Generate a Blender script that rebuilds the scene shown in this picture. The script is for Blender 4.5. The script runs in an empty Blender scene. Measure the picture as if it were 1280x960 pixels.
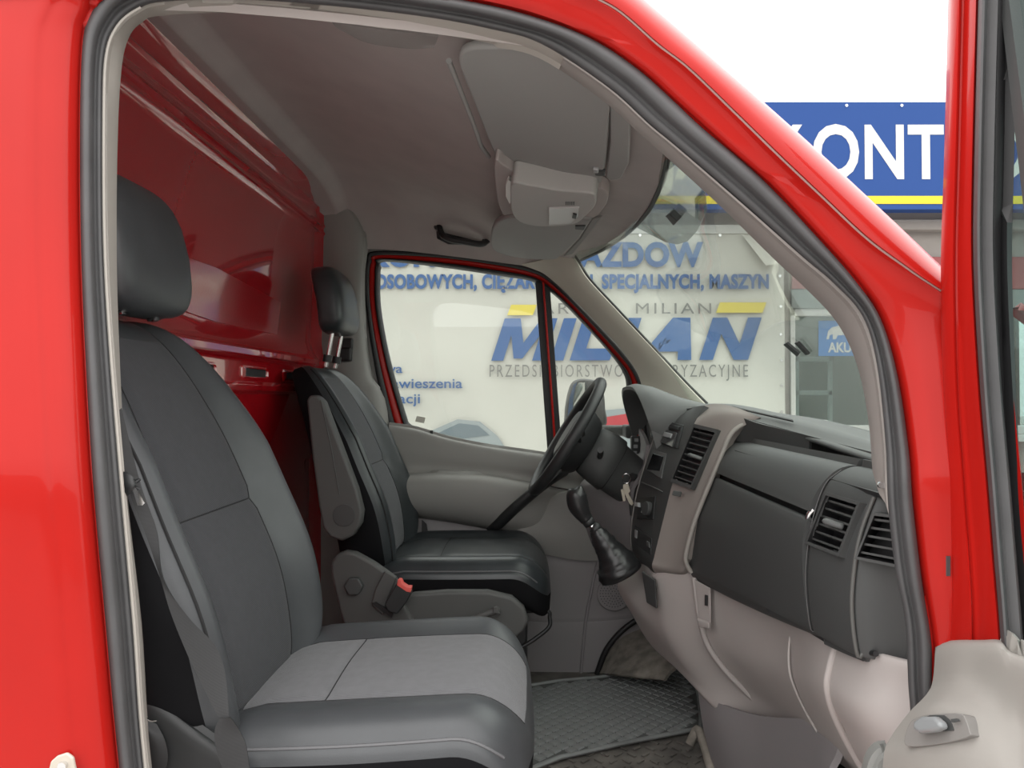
import bpy, bmesh, math, random
from mathutils import Vector, Matrix, Euler
from mathutils.geometry import tessellate_polygon
random.seed(7)
sc = bpy.context.scene
COL = sc.collection
R = math.radians

# ------------------------------------------------------------------ camera
FPX = 930.0
CAM = Vector((0.0, -1.8, 1.65))
cam_d = bpy.data.cameras.new('camera')
cam_d.sensor_width = 36.0
cam_d.lens = FPX / 1280.0 * 36.0
cam_d.clip_start = 0.02
cam_d.clip_end = 300
cam = bpy.data.objects.new('camera', cam_d)
COL.objects.link(cam)
cam.location = CAM
cam.rotation_euler = (R(90.92), 0, R(1.48))
sc.camera = cam
CROT = Euler((R(90.92), 0, R(1.48))).to_matrix()

# ------------------------------------------------------------------ sky, exposure
sc.view_settings.view_transform = 'Standard'
sc.view_settings.look = 'None'
sc.view_settings.exposure = 0.62
sc.view_settings.gamma = 1.0
sc.view_settings.use_curve_mapping = False
W = bpy.data.worlds.new('overcast_sky')
sc.world = W
W.use_nodes = True
nt = W.node_tree
nt.nodes.clear()
wo = nt.nodes.new('ShaderNodeOutputWorld')
bg = nt.nodes.new('ShaderNodeBackground')
tc = nt.nodes.new('ShaderNodeTexCoord')
sx = nt.nodes.new('ShaderNodeSeparateXYZ')
mr = nt.nodes.new('ShaderNodeMapRange')
mr.inputs['From Min'].default_value = 0.0
mr.inputs['From Max'].default_value = 1.0
mr.inputs['To Min'].default_value = 1.45
mr.inputs['To Max'].default_value = 2.6
nt.links.new(tc.outputs['Generated'], sx.inputs[0])
nt.links.new(sx.outputs['Z'], mr.inputs['Value'])
nt.links.new(mr.outputs[0], bg.inputs['Strength'])
bg.inputs['Color'].default_value = (1.0, 0.985, 0.97, 1)
nt.links.new(bg.outputs[0], wo.inputs['Surface'])

# ------------------------------------------------------------------ helpers: points
def ray(u, v):
    return CROT @ Vector(((u - 640.0) / FPX, -(v - 480.0) / FPX, -1.0))
def P(u, v, Y):                       # point seen at (u, v) standing in the plane y = Y
    r = ray(u, v); return CAM + r * ((Y - CAM.y) / r.y)
def PX(u, v, X):                      # ... in the plane x = X
    r = ray(u, v); return CAM + r * ((X - CAM.x) / r.x)
def PZ(u, v, Z):
    r = ray(u, v); return CAM + r * ((Z - CAM.z) / r.z)
def PP(u, v, pt, n):                  # ... in a free plane
    r = ray(u, v); return CAM + r * ((Vector(pt) - CAM).dot(n) / r.dot(n))
def C3(x, y, z):                      # z measured from eye height
    return Vector((x, y, z + CAM.z))

def cr(p0, p1, p2, p3, t):
    return 0.5 * ((2 * p1) + (p2 - p0) * t + (2 * p0 - 5 * p1 + 4 * p2 - p3) * t * t + (3 * p1 - p0 - 3 * p2 + p3) * t ** 3)
def smooth(pts, n, closed=False):
    pts = [Vector(p) for p in pts]; m = len(pts); out = []
    if m < 3 and not closed:
        if m < 2: return pts
        return [pts[0].lerp(pts[1], i / n) for i in range(n + 1)]
    seg = m if closed else m - 1
    for i in range(seg):
        if closed: a, b, c, d = pts[(i - 1) % m], pts[i], pts[(i + 1) % m], pts[(i + 2) % m]
        else:
            b, c = pts[i], pts[i + 1]
            a = pts[i - 1] if i > 0 else b * 2 - c
            d = pts[i + 2] if i + 2 < m else c * 2 - b
        for k in range(n): out.append(cr(a, b, c, d, k / n))
    if not closed: out.append(pts[-1])
    return out
def resample(pts, n, closed=False):
    pts = list(pts)
    if closed: pts = pts + [pts[0]]
    L = [0.0]
    for a, b in zip(pts, pts[1:]): L.append(L[-1] + (b - a).length)
    out = []; k = 0; cnt = n if closed else n - 1
    for i in range(n):
        s = L[-1] * i / cnt
        while k < len(L) - 2 and L[k + 1] < s: k += 1
        t = (s - L[k]) / max(1e-9, L[k + 1] - L[k])
        out.append(pts[k].lerp(pts[k + 1], min(1, max(0, t))))
    return out

# ------------------------------------------------------------------ helpers: objects
def tag(o, label=None, cat=None, group=None, kind=None):
    if label: o['label'] = label
    if cat: o['category'] = cat
    if group: o['group'] = group
    if kind: o['kind'] = kind
    return o
def thing(name, label, cat, loc=(0, 0, 0), group=None):
    o = bpy.data.objects.new(name, None); COL.objects.link(o)
    o.location = loc; o.empty_display_size = 0.05
    return tag(o, label, cat, group)
def link(name, me, m, parent=None, smooth_=True):
    o = bpy.data.objects.new(name, me); COL.objects.link(o)
    if m and not me.materials: me.materials.append(m)
    for p in me.polygons: p.use_smooth = bool(smooth_)
    if parent:
        o.parent = parent
        if not parent.parent: o.matrix_parent_inverse = Matrix.Translation(-Vector(parent.location))
    return o
def mesh(name, V, F, m, parent=None, smooth_=True, fix=True):
    me = bpy.data.meshes.new(name)
    me.from_pydata([tuple(v) for v in V], [], F)
    if fix:
        bm = bmesh.new(); bm.from_mesh(me)
        bmesh.ops.remove_doubles(bm, verts=bm.verts, dist=1e-6)
        bmesh.ops.recalc_face_normals(bm, faces=bm.faces)
        bm.to_mesh(me); bm.free()
    return link(name, me, m, parent, smooth_)
def grid_faces(r, c, closed=False):
    F = []
    for i in range(r - 1):
        for j in range(c if closed else c - 1):
            j2 = (j + 1) % c
            F.append((i * c + j, i * c + j2, (i + 1) * c + j2, (i + 1) * c + j))
    return F
def fine(rows, ni, nj, closed=False):
    rr = [smooth(r, nj, closed) for r in rows]
    cols = list(zip(*rr))
    cc = [smooth(c, ni) for c in cols]
    return [list(r) for r in zip(*cc)]
def shell(name, rows, m, parent, thick=0.006, away=None, closed=False, smooth_=True):
    """grid of points -> sheet with real thickness; 'away' is the direction the thickness goes"""
    r, c = len(rows), len(rows[0])
    V = [p for row in rows for p in row]; F = grid_faces(r, c, closed)
    if thick:
        bm = bmesh.new()
        vs = [bm.verts.new(p) for p in V]
        for f in F:
            q = []
            for i in f:
                if vs[i] not in q: q.append(vs[i])
            try: bm.faces.new(q)
            except ValueError: pass
        bm.normal_update()
        aw = Vector(away) if away is not None else Vector((0, 1, 0))
        n = len(V)
        vs2 = []
        for v in vs:
            nn = v.normal.copy()
            if nn.dot(aw) < 0: nn = -nn
            d = (nn + aw.normalized() * 0.35); d.normalize()
            vs2.append(v.co + d * thick)
        bm.free()
        V2 = V + vs2
        F2 = list(F) + [tuple(i + n for i in reversed(f)) for f in F]
        def side(a, b): F2.append((a, a + n, b + n, b))
        if not closed:
            for i in range(r - 1):
                side(i * c, (i + 1) * c); side(i * c + c - 1, (i + 1) * c + c - 1)
        for j in range(c if closed else c - 1):
            j2 = (j + 1) % c
            side(j, j2); side((r - 1) * c + j, (r - 1) * c + j2)
        o = mesh(name, V2, F2, m, parent, smooth_)
        o.modifiers.new('edges', 'EDGE_SPLIT').split_angle = R(50)
        return o
    return mesh(name, V, F, m, parent, smooth_)
def patch(name, rows, m, parent, ni=5, nj=5, thick=0.006, away=None, closed=False):
    return shell(name, fine(rows, ni, nj, closed), m, parent, thick, away, closed)
def ring(name, loops, m, parent, n=160, closed=True, cap=False):
    rs = [resample(l, n, closed) for l in loops]
    V = [p for r in rs for p in r]
    return mesh(name, V, grid_faces(len(rs), n, closed), m, parent)
def tube_vf(pts, rad, seg=10, flat=1.0):
    pts = [Vector(p) for p in pts]; n = len(pts)
    rads = rad if isinstance(rad, (list, tuple)) else [rad] * n
    t0 = (pts[1] - pts[0]).normalized()
    up = Vector((0, 0, 1)) if abs(t0.z) < 0.9 else Vector((1, 0, 0))
    a = t0.cross(up).normalized(); V = []; F = []
    for i in range(n):
        t = ((pts[i + 1] if i + 1 < n else pts[i]) - (pts[i - 1] if i else pts[i])).normalized()
        a = (a - t * a.dot(t)).normalized(); b = t.cross(a)
        for k in range(seg):
            w = 2 * math.pi * k / seg
            V.append(pts[i] + (a * math.cos(w) + b * math.sin(w) * flat) * rads[i])
    F = grid_faces(n, seg, True)
    F.append(tuple(range(seg - 1, -1, -1))); F.append(tuple(range((n - 1) * seg, n * seg)))
    return V, F
def tube(name, pts, rad, m, parent=None, seg=10, flat=1.0):
    V, F = tube_vf(pts, rad, seg, flat)
    o = mesh(name, V, F, m, parent)
    o.modifiers.new('edges', 'EDGE_SPLIT').split_angle = R(55)
    return o
def prism_vf(outline, ext):
    n = len(outline); ext = Vector(ext)
    V = [Vector(p) for p in outline] + [Vector(p) + ext for p in outline]
    F = [tuple(i + n for i in range(n))] + [tuple(range(n - 1, -1, -1))]
    for i in range(n): F.append((i, (i + 1) % n, (i + 1) % n + n, i + n))
    return V, F
def prism(name, outline, ext, m, parent=None, bev=0.0, seg=2):
    V, F = prism_vf(outline, ext)
    o = mesh(name, V, F, m, parent, smooth_=bool(bev))
    if bev:
        b = o.modifiers.new('bevel', 'BEVEL'); b.width = bev; b.segments = seg; b.limit_method = 'ANGLE'; b.angle_limit = R(35)
        b.use_clamp_overlap = True
        o.modifiers.new('wn', 'WEIGHTED_NORMAL')
    return o
def box(name, c, size, m, parent=None, bev=0.004, rot=(0, 0, 0)):
    M = Euler(rot).to_matrix(); hx, hy, hz = [s / 2 for s in size]
    V = [Vector(c) + M @ Vector((x, y, z)) for x in (-hx, hx) for y in (-hy, hy) for z in (-hz, hz)]
    F = [(0, 1, 3, 2), (4, 6, 7, 5), (0, 4, 5, 1), (2, 3, 7, 6), (0, 2, 6, 4), (1, 5, 7, 3)]
    o = mesh(name, V, F, m, parent, smooth_=bool(bev))
    if bev:
        b = o.modifiers.new('bevel', 'BEVEL'); b.width = bev; b.segments = 3
        o.modifiers.new('wn', 'WEIGHTED_NORMAL')
    return o
def frame_at(c, n, up):
    n = Vector(n).normalized(); up = Vector(up); up = (up - n * up.dot(n)).normalized()
    return n, up, up.cross(n)
def rounded(c, n, up, w, h, r, k=5):
    """rounded rectangle outline around c in plane with normal n"""
    n, up, rt = frame_at(c, n, up); out = []
    for sx_, sy_, a0 in ((1, 1, 0), (-1, 1, 90), (-1, -1, 180), (1, -1, 270)):
        for i in range(k + 1):
            a = R(a0 + 90 * i / k)
            out.append(Vector(c) + rt * (sx_ * (w / 2 - r) + r * math.cos(a)) + up * (sy_ * (h / 2 - r) + r * math.sin(a)))
    return out
def disc(name, c, n, r, ext, m, parent=None, seg=24, bev=0.0):
    n = Vector(n).normalized()
    up = Vector((0, 0, 1)) if abs(n.z) < .9 else Vector((1, 0, 0))
    n, up, rt = frame_at(c, n, up)
    ol = [Vector(c) + rt * r * math.cos(2 * math.pi * i / seg) + up * r * math.sin(2 * math.pi * i / seg) for i in range(seg)]
    return prism(name, ol, n * ext, m, parent, bev)
def join_vf(items):
    V = []; F = []
    for v, f in items:
        b = len(V); V += list(v); F += [tuple(i + b for i in q) for q in f]
    return V, F
def bilerp(a, b, c, d, s, t):         # a top-left, b top-right, c bottom-right, d bottom-left
    return a.lerp(b, s).lerp(d.lerp(c, s), t)

from mathutils.bvhtree import BVHTree
BV = {}
def surf(o, u, v, lift=0.0):          # the point of a mesh seen at a pixel, raised along its normal
    if o.name not in BV:
        me = o.data; BV[o.name] = BVHTree.FromPolygons([tuple(x.co) for x in me.vertices], [tuple(p.vertices) for p in me.polygons])
    r = ray(u, v).normalized(); h = BV[o.name].ray_cast(CAM, r)
    if h[0] is None: 
        print('miss', o.name, u, v); return P(u, v, 0)
    n = h[1] if h[1].dot(r) < 0 else -h[1]
    return h[0] + n * lift
def surf_n(o, u, v):
    surf(o, u, v); r = ray(u, v).normalized(); n = BV[o.name].ray_cast(CAM, r)[1]
    return n if n.dot(r) < 0 else -n
# ------------------------------------------------------------------ materials
def mat(name, col, rough=0.6, metal=0.0, coat=0.0, bump=None, var=0.0, vscale=30, sheen=0.0, spec=0.5, coat_rough=0.03):
    m = bpy.data.materials.new(name); m.use_nodes = True
    t = m.node_tree; b = t.nodes['Principled BSDF']
    b.inputs['Base Color'].default_value = (*col, 1)
    b.inputs['Roughness'].default_value = rough
    b.inputs['Metallic'].default_value = metal
    b.inputs['Coat Weight'].default_value = coat
    b.inputs['Coat Roughness'].default_value = coat_rough
    b.inputs['Sheen Weight'].default_value = sheen
    b.inputs['Specular IOR Level'].default_value = spec
    co = t.nodes.new('ShaderNodeTexCoord')
    if var:
        n = t.nodes.new('ShaderNodeTexNoise'); n.inputs['Scale'].default_value = vscale; n.inputs['Detail'].default_value = 6
        t.links.new(co.outputs['Object'], n.inputs['Vector'])
        mp = t.nodes.new('ShaderNodeMapRange'); mp.inputs['To Min'].default_value = 1 - var; mp.inputs['To Max'].default_value = 1 + var
        mp.inputs['From Min'].default_value = .3; mp.inputs['From Max'].default_value = .7
        t.links.new(n.outputs['Fac'], mp.inputs['Value'])
        mx = t.nodes.new('ShaderNodeMix'); mx.data_type = 'RGBA'; mx.blend_type = 'MULTIPLY'; mx.inputs['Factor'].default_value = 1
        mx.inputs[6].default_value = (*col, 1)
        t.links.new(mp.outputs[0], mx.inputs[7]); t.links.new(mx.outputs[2], b.inputs['Base Color'])
    if bump:
        kind, scale, st = bump
        if kind == 'noise':
            n = t.nodes.new('ShaderNodeTexNoise'); n.inputs['Scale'].default_value = scale; n.inputs['Detail'].default_value = 3; o_ = n.outputs['Fac']
        elif kind == 'voronoi':
            n = t.nodes.new('ShaderNodeTexVoronoi'); n.inputs['Scale'].default_value = scale; o_ = n.outputs['Distance']
        else:
            n = t.nodes.new('ShaderNodeTexWave'); n.inputs['Scale'].default_value = scale; n.bands_direction = kind
            n.inputs['Distortion'].default_value = .3; o_ = n.outputs['Fac']
        t.links.new(co.outputs['Object'], n.inputs['Vector'])
        bp = t.nodes.new('ShaderNodeBump'); bp.inputs['Strength'].default_value = st; bp.inputs['Distance'].default_value = {'noise': .12 / scale, 'voronoi': .25 / scale}.get(kind, .05 / scale)
        t.links.new(o_, bp.inputs['Height']); t.links.new(bp.outputs[0], b.inputs['Normal'])
    return m
def glass_mat(name, tint, refl=1.0, haze=0.0):
    m = bpy.data.materials.new(name); m.use_nodes = True; t = m.node_tree; t.nodes.clear()
    o = t.nodes.new('ShaderNodeOutputMaterial'); tr = t.nodes.new('ShaderNodeBsdfTransparent'); gl = t.nodes.new('ShaderNodeBsdfGlossy')
    tr.inputs['Color'].default_value = (*tint, 1); gl.inputs['Roughness'].default_value = 0.01
    ge = t.nodes.new('ShaderNodeNewGeometry'); dt = t.nodes.new('ShaderNodeVectorMath'); dt.operation = 'DOT_PRODUCT'
    t.links.new(ge.outputs['Normal'], dt.inputs[0]); t.links.new(ge.outputs['Incoming'], dt.inputs[1])
    def mth(op, a, b=None):
        n = t.nodes.new('ShaderNodeMath'); n.operation = op
        for k, x in enumerate((a, b)):
            if x is None: continue
            if isinstance(x, (int, float)): n.inputs[k].default_value = x
            else: t.links.new(x, n.inputs[k])
        return n.outputs[0]
    ab = mth('ABSOLUTE', dt.outputs['Value']); om = mth('SUBTRACT', 1.0, ab); p5 = mth('POWER', om, 5.0)
    f0 = mth('ADD', mth('MULTIPLY', p5, .96), .04)
    fr = t.nodes.new('ShaderNodeClamp'); t.links.new(f0, fr.inputs['Value'])
    mu = t.nodes.new('ShaderNodeMath'); mu.operation = 'MULTIPLY'; mu.inputs[1].default_value = refl
    mx = t.nodes.new('ShaderNodeMixShader')
    t.links.new(fr.outputs[0], mu.inputs[0]); t.links.new(mu.outputs[0], mx.inputs[0])
    t.links.new(tr.outputs[0], mx.inputs[1]); t.links.new(gl.outputs[0], mx.inputs[2])
    last = mx
    if haze:
        df = t.nodes.new('ShaderNodeBsdfDiffuse'); df.inputs['Color'].default_value = (.8, .8, .78, 1)
        m2 = t.nodes.new('ShaderNodeMixShader'); m2.inputs[0].default_value = haze
        t.links.new(mx.outputs[0], m2.inputs[1]); t.links.new(df.outputs[0], m2.inputs[2]); last = m2
    t.links.new(last.outputs[0], o.inputs['Surface'])
    return m

RED = mat('red_paint', (.385, .010, .007), .30, 0, .22, var=.05, vscale=5, spec=.12)
REDIN = mat('red_bulkhead_paint', (.42, .006, .012), .25, 0, 1.0, coat_rough=.04, bump=('noise', 9, .06))
REDIN.node_tree.nodes['Principled BSDF'].inputs['Coat IOR'].default_value = 2.2
TAPE = mat('red_film', (.36, .008, .014), .28, 0, 1.0, coat_rough=.10, bump=('noise', 160, .5))
TAPE.node_tree.nodes['Principled BSDF'].inputs['Coat IOR'].default_value = 1.9
RUB = mat('grey_rubber', (.065, .064, .066), .55, bump=('noise', 60, .2), var=.12, vscale=14)
MIRP = mat('mirror_black_plastic', (.016, .018, .018), .5)
BLKRUB = mat('black_rubber', (.012, .012, .013), .5)
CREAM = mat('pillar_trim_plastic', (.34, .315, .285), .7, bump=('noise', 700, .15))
CREAMD = mat('shaded_pillar_trim_plastic', (.26, .235, .22), .7, bump=('noise', 700, .15))  # same trim plastic with the shade put into a darker colour
LINER = mat('headliner_fabric', (.40, .36, .345), .95, bump=('noise', 500, .35), var=.05, vscale=9)
VISOR = mat('visor_vinyl', (.29, .285, .275), .75, bump=('noise', 600, .2))
LAMPP = mat('lamp_housing_plastic', (.40, .385, .37), .6)
LENS = mat('clear_lamp_lens', (.55, .55, .54), .25, bump=('X', 260, .5))
WHITEP = mat('white_plastic', (.78, .77, .74), .4)
LEATH = mat('black_leatherette', (.050, .053, .057), .42, bump=('voronoi', 420, .12), var=.12, vscale=12)
LEATH2 = mat('driver_black_leatherette', (.030, .035, .038), .36, bump=('voronoi', 420, .14), var=.18, vscale=16)
FAB = mat('ribbed_seat_fabric', (.034, .035, .040), .85, sheen=.08, bump=('DIAGONAL', 150, .9), var=.08, vscale=60)
FABC = mat('skylit_cushion_fabric', (.115, .114, .122), .85, sheen=.15, bump=('Y', 110, .9), var=.08, vscale=60)  # paler copy of the seat fabric, sky light put into its colour
FAB2 = mat('driver_seat_fabric', (.040, .044, .050), .8, sheen=.15, bump=('DIAGONAL', 150, .7), var=.08, vscale=60)
STITCH = mat('dark_stitching', (.012, .012, .013), .8)
LSTITCH = mat('light_stitching', (.30, .29, .28), .8)
PIPING = mat('seat_piping', (.10, .10, .105), .5)
BLKP = mat('black_plastic', (.022, .023, .024), .5, bump=('noise', 400, .15))
SEATP = mat('seat_side_plastic', (.075, .076, .074), .6, bump=('noise', 500, .2))
DGREY = mat('dark_grey_plastic', (.055, .057, .057), .55, bump=('noise', 350, .3))
DTOP = mat('dash_top_plastic', (.10, .104, .103), .6, bump=('noise', 350, .3))
TAUPE = mat('taupe_plastic', (.24, .215, .20), .6, bump=('noise', 600, .1))
LGREY = mat('light_grey_plastic', (.43, .395, .38), .65, bump=('noise', 500, .15), var=.03, vscale=6)
DOORG = mat('door_panel_plastic', (.26, .255, .242), .6, bump=('noise', 500, .15))
DOORLOW = mat('lower_door_plastic', (.26, .245, .25), .65, bump=('noise', 500, .15))
DOORTRIM = mat('open_door_trim_plastic', (.275, .26, .24), .7, bump=('noise', 300, .2), var=.07, vscale=9)
KEYM = mat('key_metal', (.40, .37, .31), .4, 1.0)
CHROME = mat('chrome', (.75, .75, .76), .18, 1.0)
SILV = mat('silver_plastic', (.42, .43, .44), .35, .3)
DISP = mat('black_display', (.006, .006, .008), .1)
BELT = mat('black_webbing', (.014, .014, .015), .6, bump=('Z', 260, .6))
REDBTN = mat('red_button', (.75, .12, .10), .4)
MAT_ = mat('rubber_mat', (.09, .095, .092), .6, var=.3, vscale=7)
MATR = mat('rubber_mat_rib', (.25, .265, .26), .6, var=.3, vscale=7)
FLOORM = mat('dirty_floor', (.15, .14, .125), .8, var=.35, vscale=14, bump=('noise', 60, .4))
DIRT = mat('dusty_carpet', (.24, .22, .19), .95, var=.35, vscale=25, bump=('noise', 120, .7))
BANW = mat('banner_vinyl', (.43, .425, .39), .5, var=.03, vscale=2)
BANB = mat('banner_blue_print', (.024, .08, .22), .5)
BANG = mat('banner_grey_print', (.14, .14, .135), .5)
BANY = mat('banner_yellow_print', (.52, .43, .06), .5)
BANT = mat('banner_truck_print', (.22, .25, .26), .5)
BANR = mat('banner_red_print', (.36, .03, .04), .5)
SIGNB = mat('sign_blue', (.026, .068, .225), .7, spec=.15)
SIGNW = mat('sign_white', (.55, .55, .52), .4)
SIGNY = mat('sign_yellow', (.60, .48, .01), .4)
WALLM = mat('facade_render', (.28, .26, .24), .9, var=.08, vscale=4, bump=('noise', 40, .2))
FASCIA = mat('red_fascia', (.25, .06, .06), .6)
GREYP = mat('grey_facade_panel', (.18, .20, .19), .6)
WINF = mat('white_window_frame', (.48, .48, .46), .5)
INNER = mat('dark_shop_interior', (.17, .185, .175), .8)
STICK = mat('blue_sticker', (.025, .15, .42), .4)
GROUND = mat('concrete_yard', (.40, .39, .375), .9, var=.2, vscale=20, bump=('noise', 200, .5))
GL = glass_mat('side_glass', (.94, .97, .945), .9, .05)
GLW = glass_mat('windscreen_glass', (.92, .96, .93), 1.0, .04)
GLD = glass_mat('open_door_glass', (.62, .72, .70), 1.0, .04)
GLS = glass_mat('shop_glass', (.75, .80, .78), 1.0)
CONREFL = glass_mat('console_reflection_tint', (.66, .68, .66), 1.0, .10)  # tint and haze imitating the roof console mirrored in the windscreen
MIRR = mat('mirror_glass', (.85, .87, .88), .03, 1.0)
BEIGE = mat('striker_metal', (.52, .47, .40), .45, .2)

# ================================================================== GROUND AND BUILDING
FY = 4.8          # facade plane
BY = 4.62          # banner plane
SY = 4.45         # sign front plane
g = mesh('floor', [(-40, -40, 0), (40, -40, 0), (40, 60, 0), (-40, 60, 0)], [(0, 1, 2, 3)], GROUND); tag(g, kind='structure')
def rect(u0, v0, u1, v1, Y): return [P(u0, v0, Y), P(u1, v0, Y), P(u1, v1, Y), P(u0, v1, Y)]
# wall with a real window hole
def wall_with_hole():
    a = P(-500, 255, FY); zt = P(0, 200, FY).z
    wl, wr = P(984, 0, FY).x, P(1330, 0, FY).x
    wb, wt = P(0, 541, FY).z, P(0, 388, FY).z
    xs = [-9, wl, wr, 12]; zs = [0, wb, wt, zt]
    items = []
    for i in range(3):
        for j in range(3):
            if i == 1 and j == 1: continue
            items.append(prism_vf([(xs[i], FY, zs[j]), (xs[i + 1], FY, zs[j]), (xs[i + 1], FY, zs[j + 1]), (xs[i], FY, zs[j + 1])], (0, .25, 0)))
    V, F = join_vf(items)
    o = mesh('wall_back', V, F, WALLM, None, False); tag(o, kind='structure')
    return wl, wr, wb, wt
wl, wr, wb, wt = wall_with_hole()
fas = thing('fascia_board', 'faded red fascia board under the blue sign', 'fascia', P(1100, 345, FY - .05))
prism('red_board', rect(988, 322, 1500, 362, FY - .02), (0, -.04, 0), FASCIA, fas, .005)
prism('grey_board', rect(988, 362, 1500, 386, FY - .02), (0, -.03, 0), GREYP, fas, .005)
prism('gutter', rect(988, 278, 1500, 291, FY - .02), (0, -.12, 0), WALLM, fas, .02)
w1 = thing('window_1', None, None, ((wl + wr) / 2, FY, wb)); tag(w1, kind='structure')
fw = .075
def bar(x0, z0, x1, z1, y0, y1, name, m, par): return prism(name, [(x0, y0, z0), (x1, y0, z0), (x1, y0, z1), (x0, y0, z1)], (0, y1 - y0, 0), m, par, .006)
bar(wl, wb, wl + fw * .6, wt, FY - .03, FY + .05, 'window_frame', WINF, w1)
bar(wr - fw, wb, wr, wt, FY - .03, FY + .05, 'window_frame', WINF, w1)
bar(wl, wt - fw, wr, wt, FY - .03, FY + .05, 'window_frame', WINF, w1)
bar(wl, wb, wr, wb + fw, FY - .03, FY + .05, 'window_frame', WINF, w1)
bar(P(1130, 0, FY).x, wb, P(1140, 0, FY).x, wt, FY - .03, FY + .05, 'mullion', WINF, w1)
bar(wl, wb, wr, wt, FY + .055, FY + .065, 'pane', GLS, w1)
bar(wl - .1, wb - .06, wr + .1, wb, FY - .12, FY + .02, 'window_sill', WINF, w1)
# added unseen wall, then room behind the window
wf = prism('wall_sky_blocker', [(-25, -13, 0), (25, -13, 0), (25, -13, 3.2), (-25, -13, 3.2)], (0, -.3, 0), WALLM); tag(wf, kind='structure')  # unseen, added behind the camera to darken reflections in the red paint
rm = prism('wall_inner', [(wl - 1, FY + 2.2, 0), (wr + 1, FY + 2.2, 0), (wr + 1, FY + 2.2, 4), (wl - 1, FY + 2.2, 4)], (0, .05, 0), INNER); tag(rm, kind='structure')
idr = thing('inner_door', 'pale blue framed glazed door seen inside the shop window', 'door', P(1020, 560, FY + 1.0))
BLUEF = mat('pale_blue_frame', (.52, .58, .60), .5)
for (a, b, c, d) in ((994, 446, 999, 697), (1036, 446, 1041, 697), (994, 446, 1041, 452), (994, 488, 1041, 494)):
    prism('door_frame', rect(a, b, c, d, FY + 1.0), (0, .04, 0), BLUEF, idr, .004)
prism('door_pane', rect(998, 450, 1038, 697, FY + 1.015), (0, .01, 0), GLS, idr)
o = tube('cable', smooth([P(1012, 534, FY - .06), P(1020, 528, FY - .08), P(1032, 526, FY - .08), P(1042, 532, FY - .07), P(1046, 539, FY - .05)], 6), .008, WHITEP)
tag(o, 'white cable looping over the shop window sill', 'cable')

# text
def text_fit(s, u0, vtop, u1, vbase, Y, m, parent, name='lettering', shear=0.0, bold=0.0, space=1.0, depth=.003):
    cu = bpy.data.curves.new(name, 'FONT'); cu.body = s; cu.size = 1; cu.offset = bold; cu.space_character = space
    cu.extrude = 0.0; cu.resolution_u = 4
    ob = bpy.data.objects.new(name, cu); COL.objects.link(ob)
    cu2 = bpy.data.curves.new('h', 'FONT'); cu2.body = 'H'; cu2.size = 1; cu2.offset = bold
    ob2 = bpy.data.objects.new('h', cu2); COL.objects.link(ob2)
    bpy.context.view_layer.update()
    dg = bpy.context.evaluated_depsgraph_get()
    me = bpy.data.meshes.new_from_object(ob.evaluated_get(dg)); mh = bpy.data.meshes.new_from_object(ob2.evaluated_get(dg))
    bpy.data.objects.remove(ob); bpy.data.objects.remove(ob2); bpy.data.curves.remove(cu); bpy.data.curves.remove(cu2)
    cap = max(v.co.y for v in mh.vertices); bpy.data.meshes.remove(mh)
    x0 = min(v.co.x for v in me.vertices); x1 = max(v.co.x for v in me.vertices)
    A, B = P(u0, vbase, Y), P(u1, vbase, Y); T = P(u0, vtop, Y); H = T.z - A.z
    sl = (B.z - A.z) / (B.x - A.x)
    bm = bmesh.new(); bm.from_mesh(me)
    wspan = (B.x - A.x) - shear * H
    for v in bm.verts:
        x = (v.co.x - x0) / (x1 - x0) * wspan; z = v.co.y / cap * H
        X = A.x + x + shear * z
        v.co = Vector((X, Y, A.z + z + (X - A.x) * sl))
    r = bmesh.ops.extrude_face_region(bm, geom=bm.faces[:])
    bmesh.ops.translate(bm, vec=(0, -depth, 0), verts=[e for e in r['geom'] if isinstance(e, bmesh.types.BMVert)])
    bmesh.ops.recalc_face_normals(bm, faces=bm.faces)
    words = s.split()
    if len(words) == 1:
        bm.to_mesh(me); bm.free(); me.materials.clear()
        return link(name, me, m, parent, False)
    vs_ = sorted(bm.verts, key=lambda v: v.co.x)            # one object per word: cut at the widest gaps
    isl = []; seen = set()
    for v in bm.verts:
        if v in seen: continue
        st_ = [v]; seen.add(v); cur = []
        while st_:
            q_ = st_.pop(); cur.append(q_)
            for e in q_.link_edges:
                o_ = e.other_vert(q_)
                if o_ not in seen: seen.add(o_); st_.append(o_)
        isl.append((min(q_.co.x for q_ in cur), max(q_.co.x for q_ in cur)))
    isl.sort(); gaps = []; hi = isl[0][1]
    for a_, b_ in isl[1:]:
        if a_ > hi: gaps.append((a_ - hi, (a_ + hi) / 2))
        hi = max(hi, b_)
    cuts = sorted(g_[1] for g_ in sorted(gaps, reverse=True)[:len(words) - 1])
    cuts = [-1e9] + cuts + [1e9]
    bm.verts.index_update()
    for a_, b_ in zip(cuts, cuts[1:]):
        F_ = [f for f in bm.faces if a_ <= f.calc_center_median().x < b_]
        us = sorted({v.index for f in F_ for v in f.verts}); mp = {k: i for i, k in enumerate(us)}
        bm.verts.ensure_lookup_table()
        mesh(name, [bm.verts[k].co.copy() for k in us], [tuple(mp[v.index] for v in f.verts) for f in F_], m, parent, False, False)
    bm.free(); bpy.data.meshes.remove(me)
    return None

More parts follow.
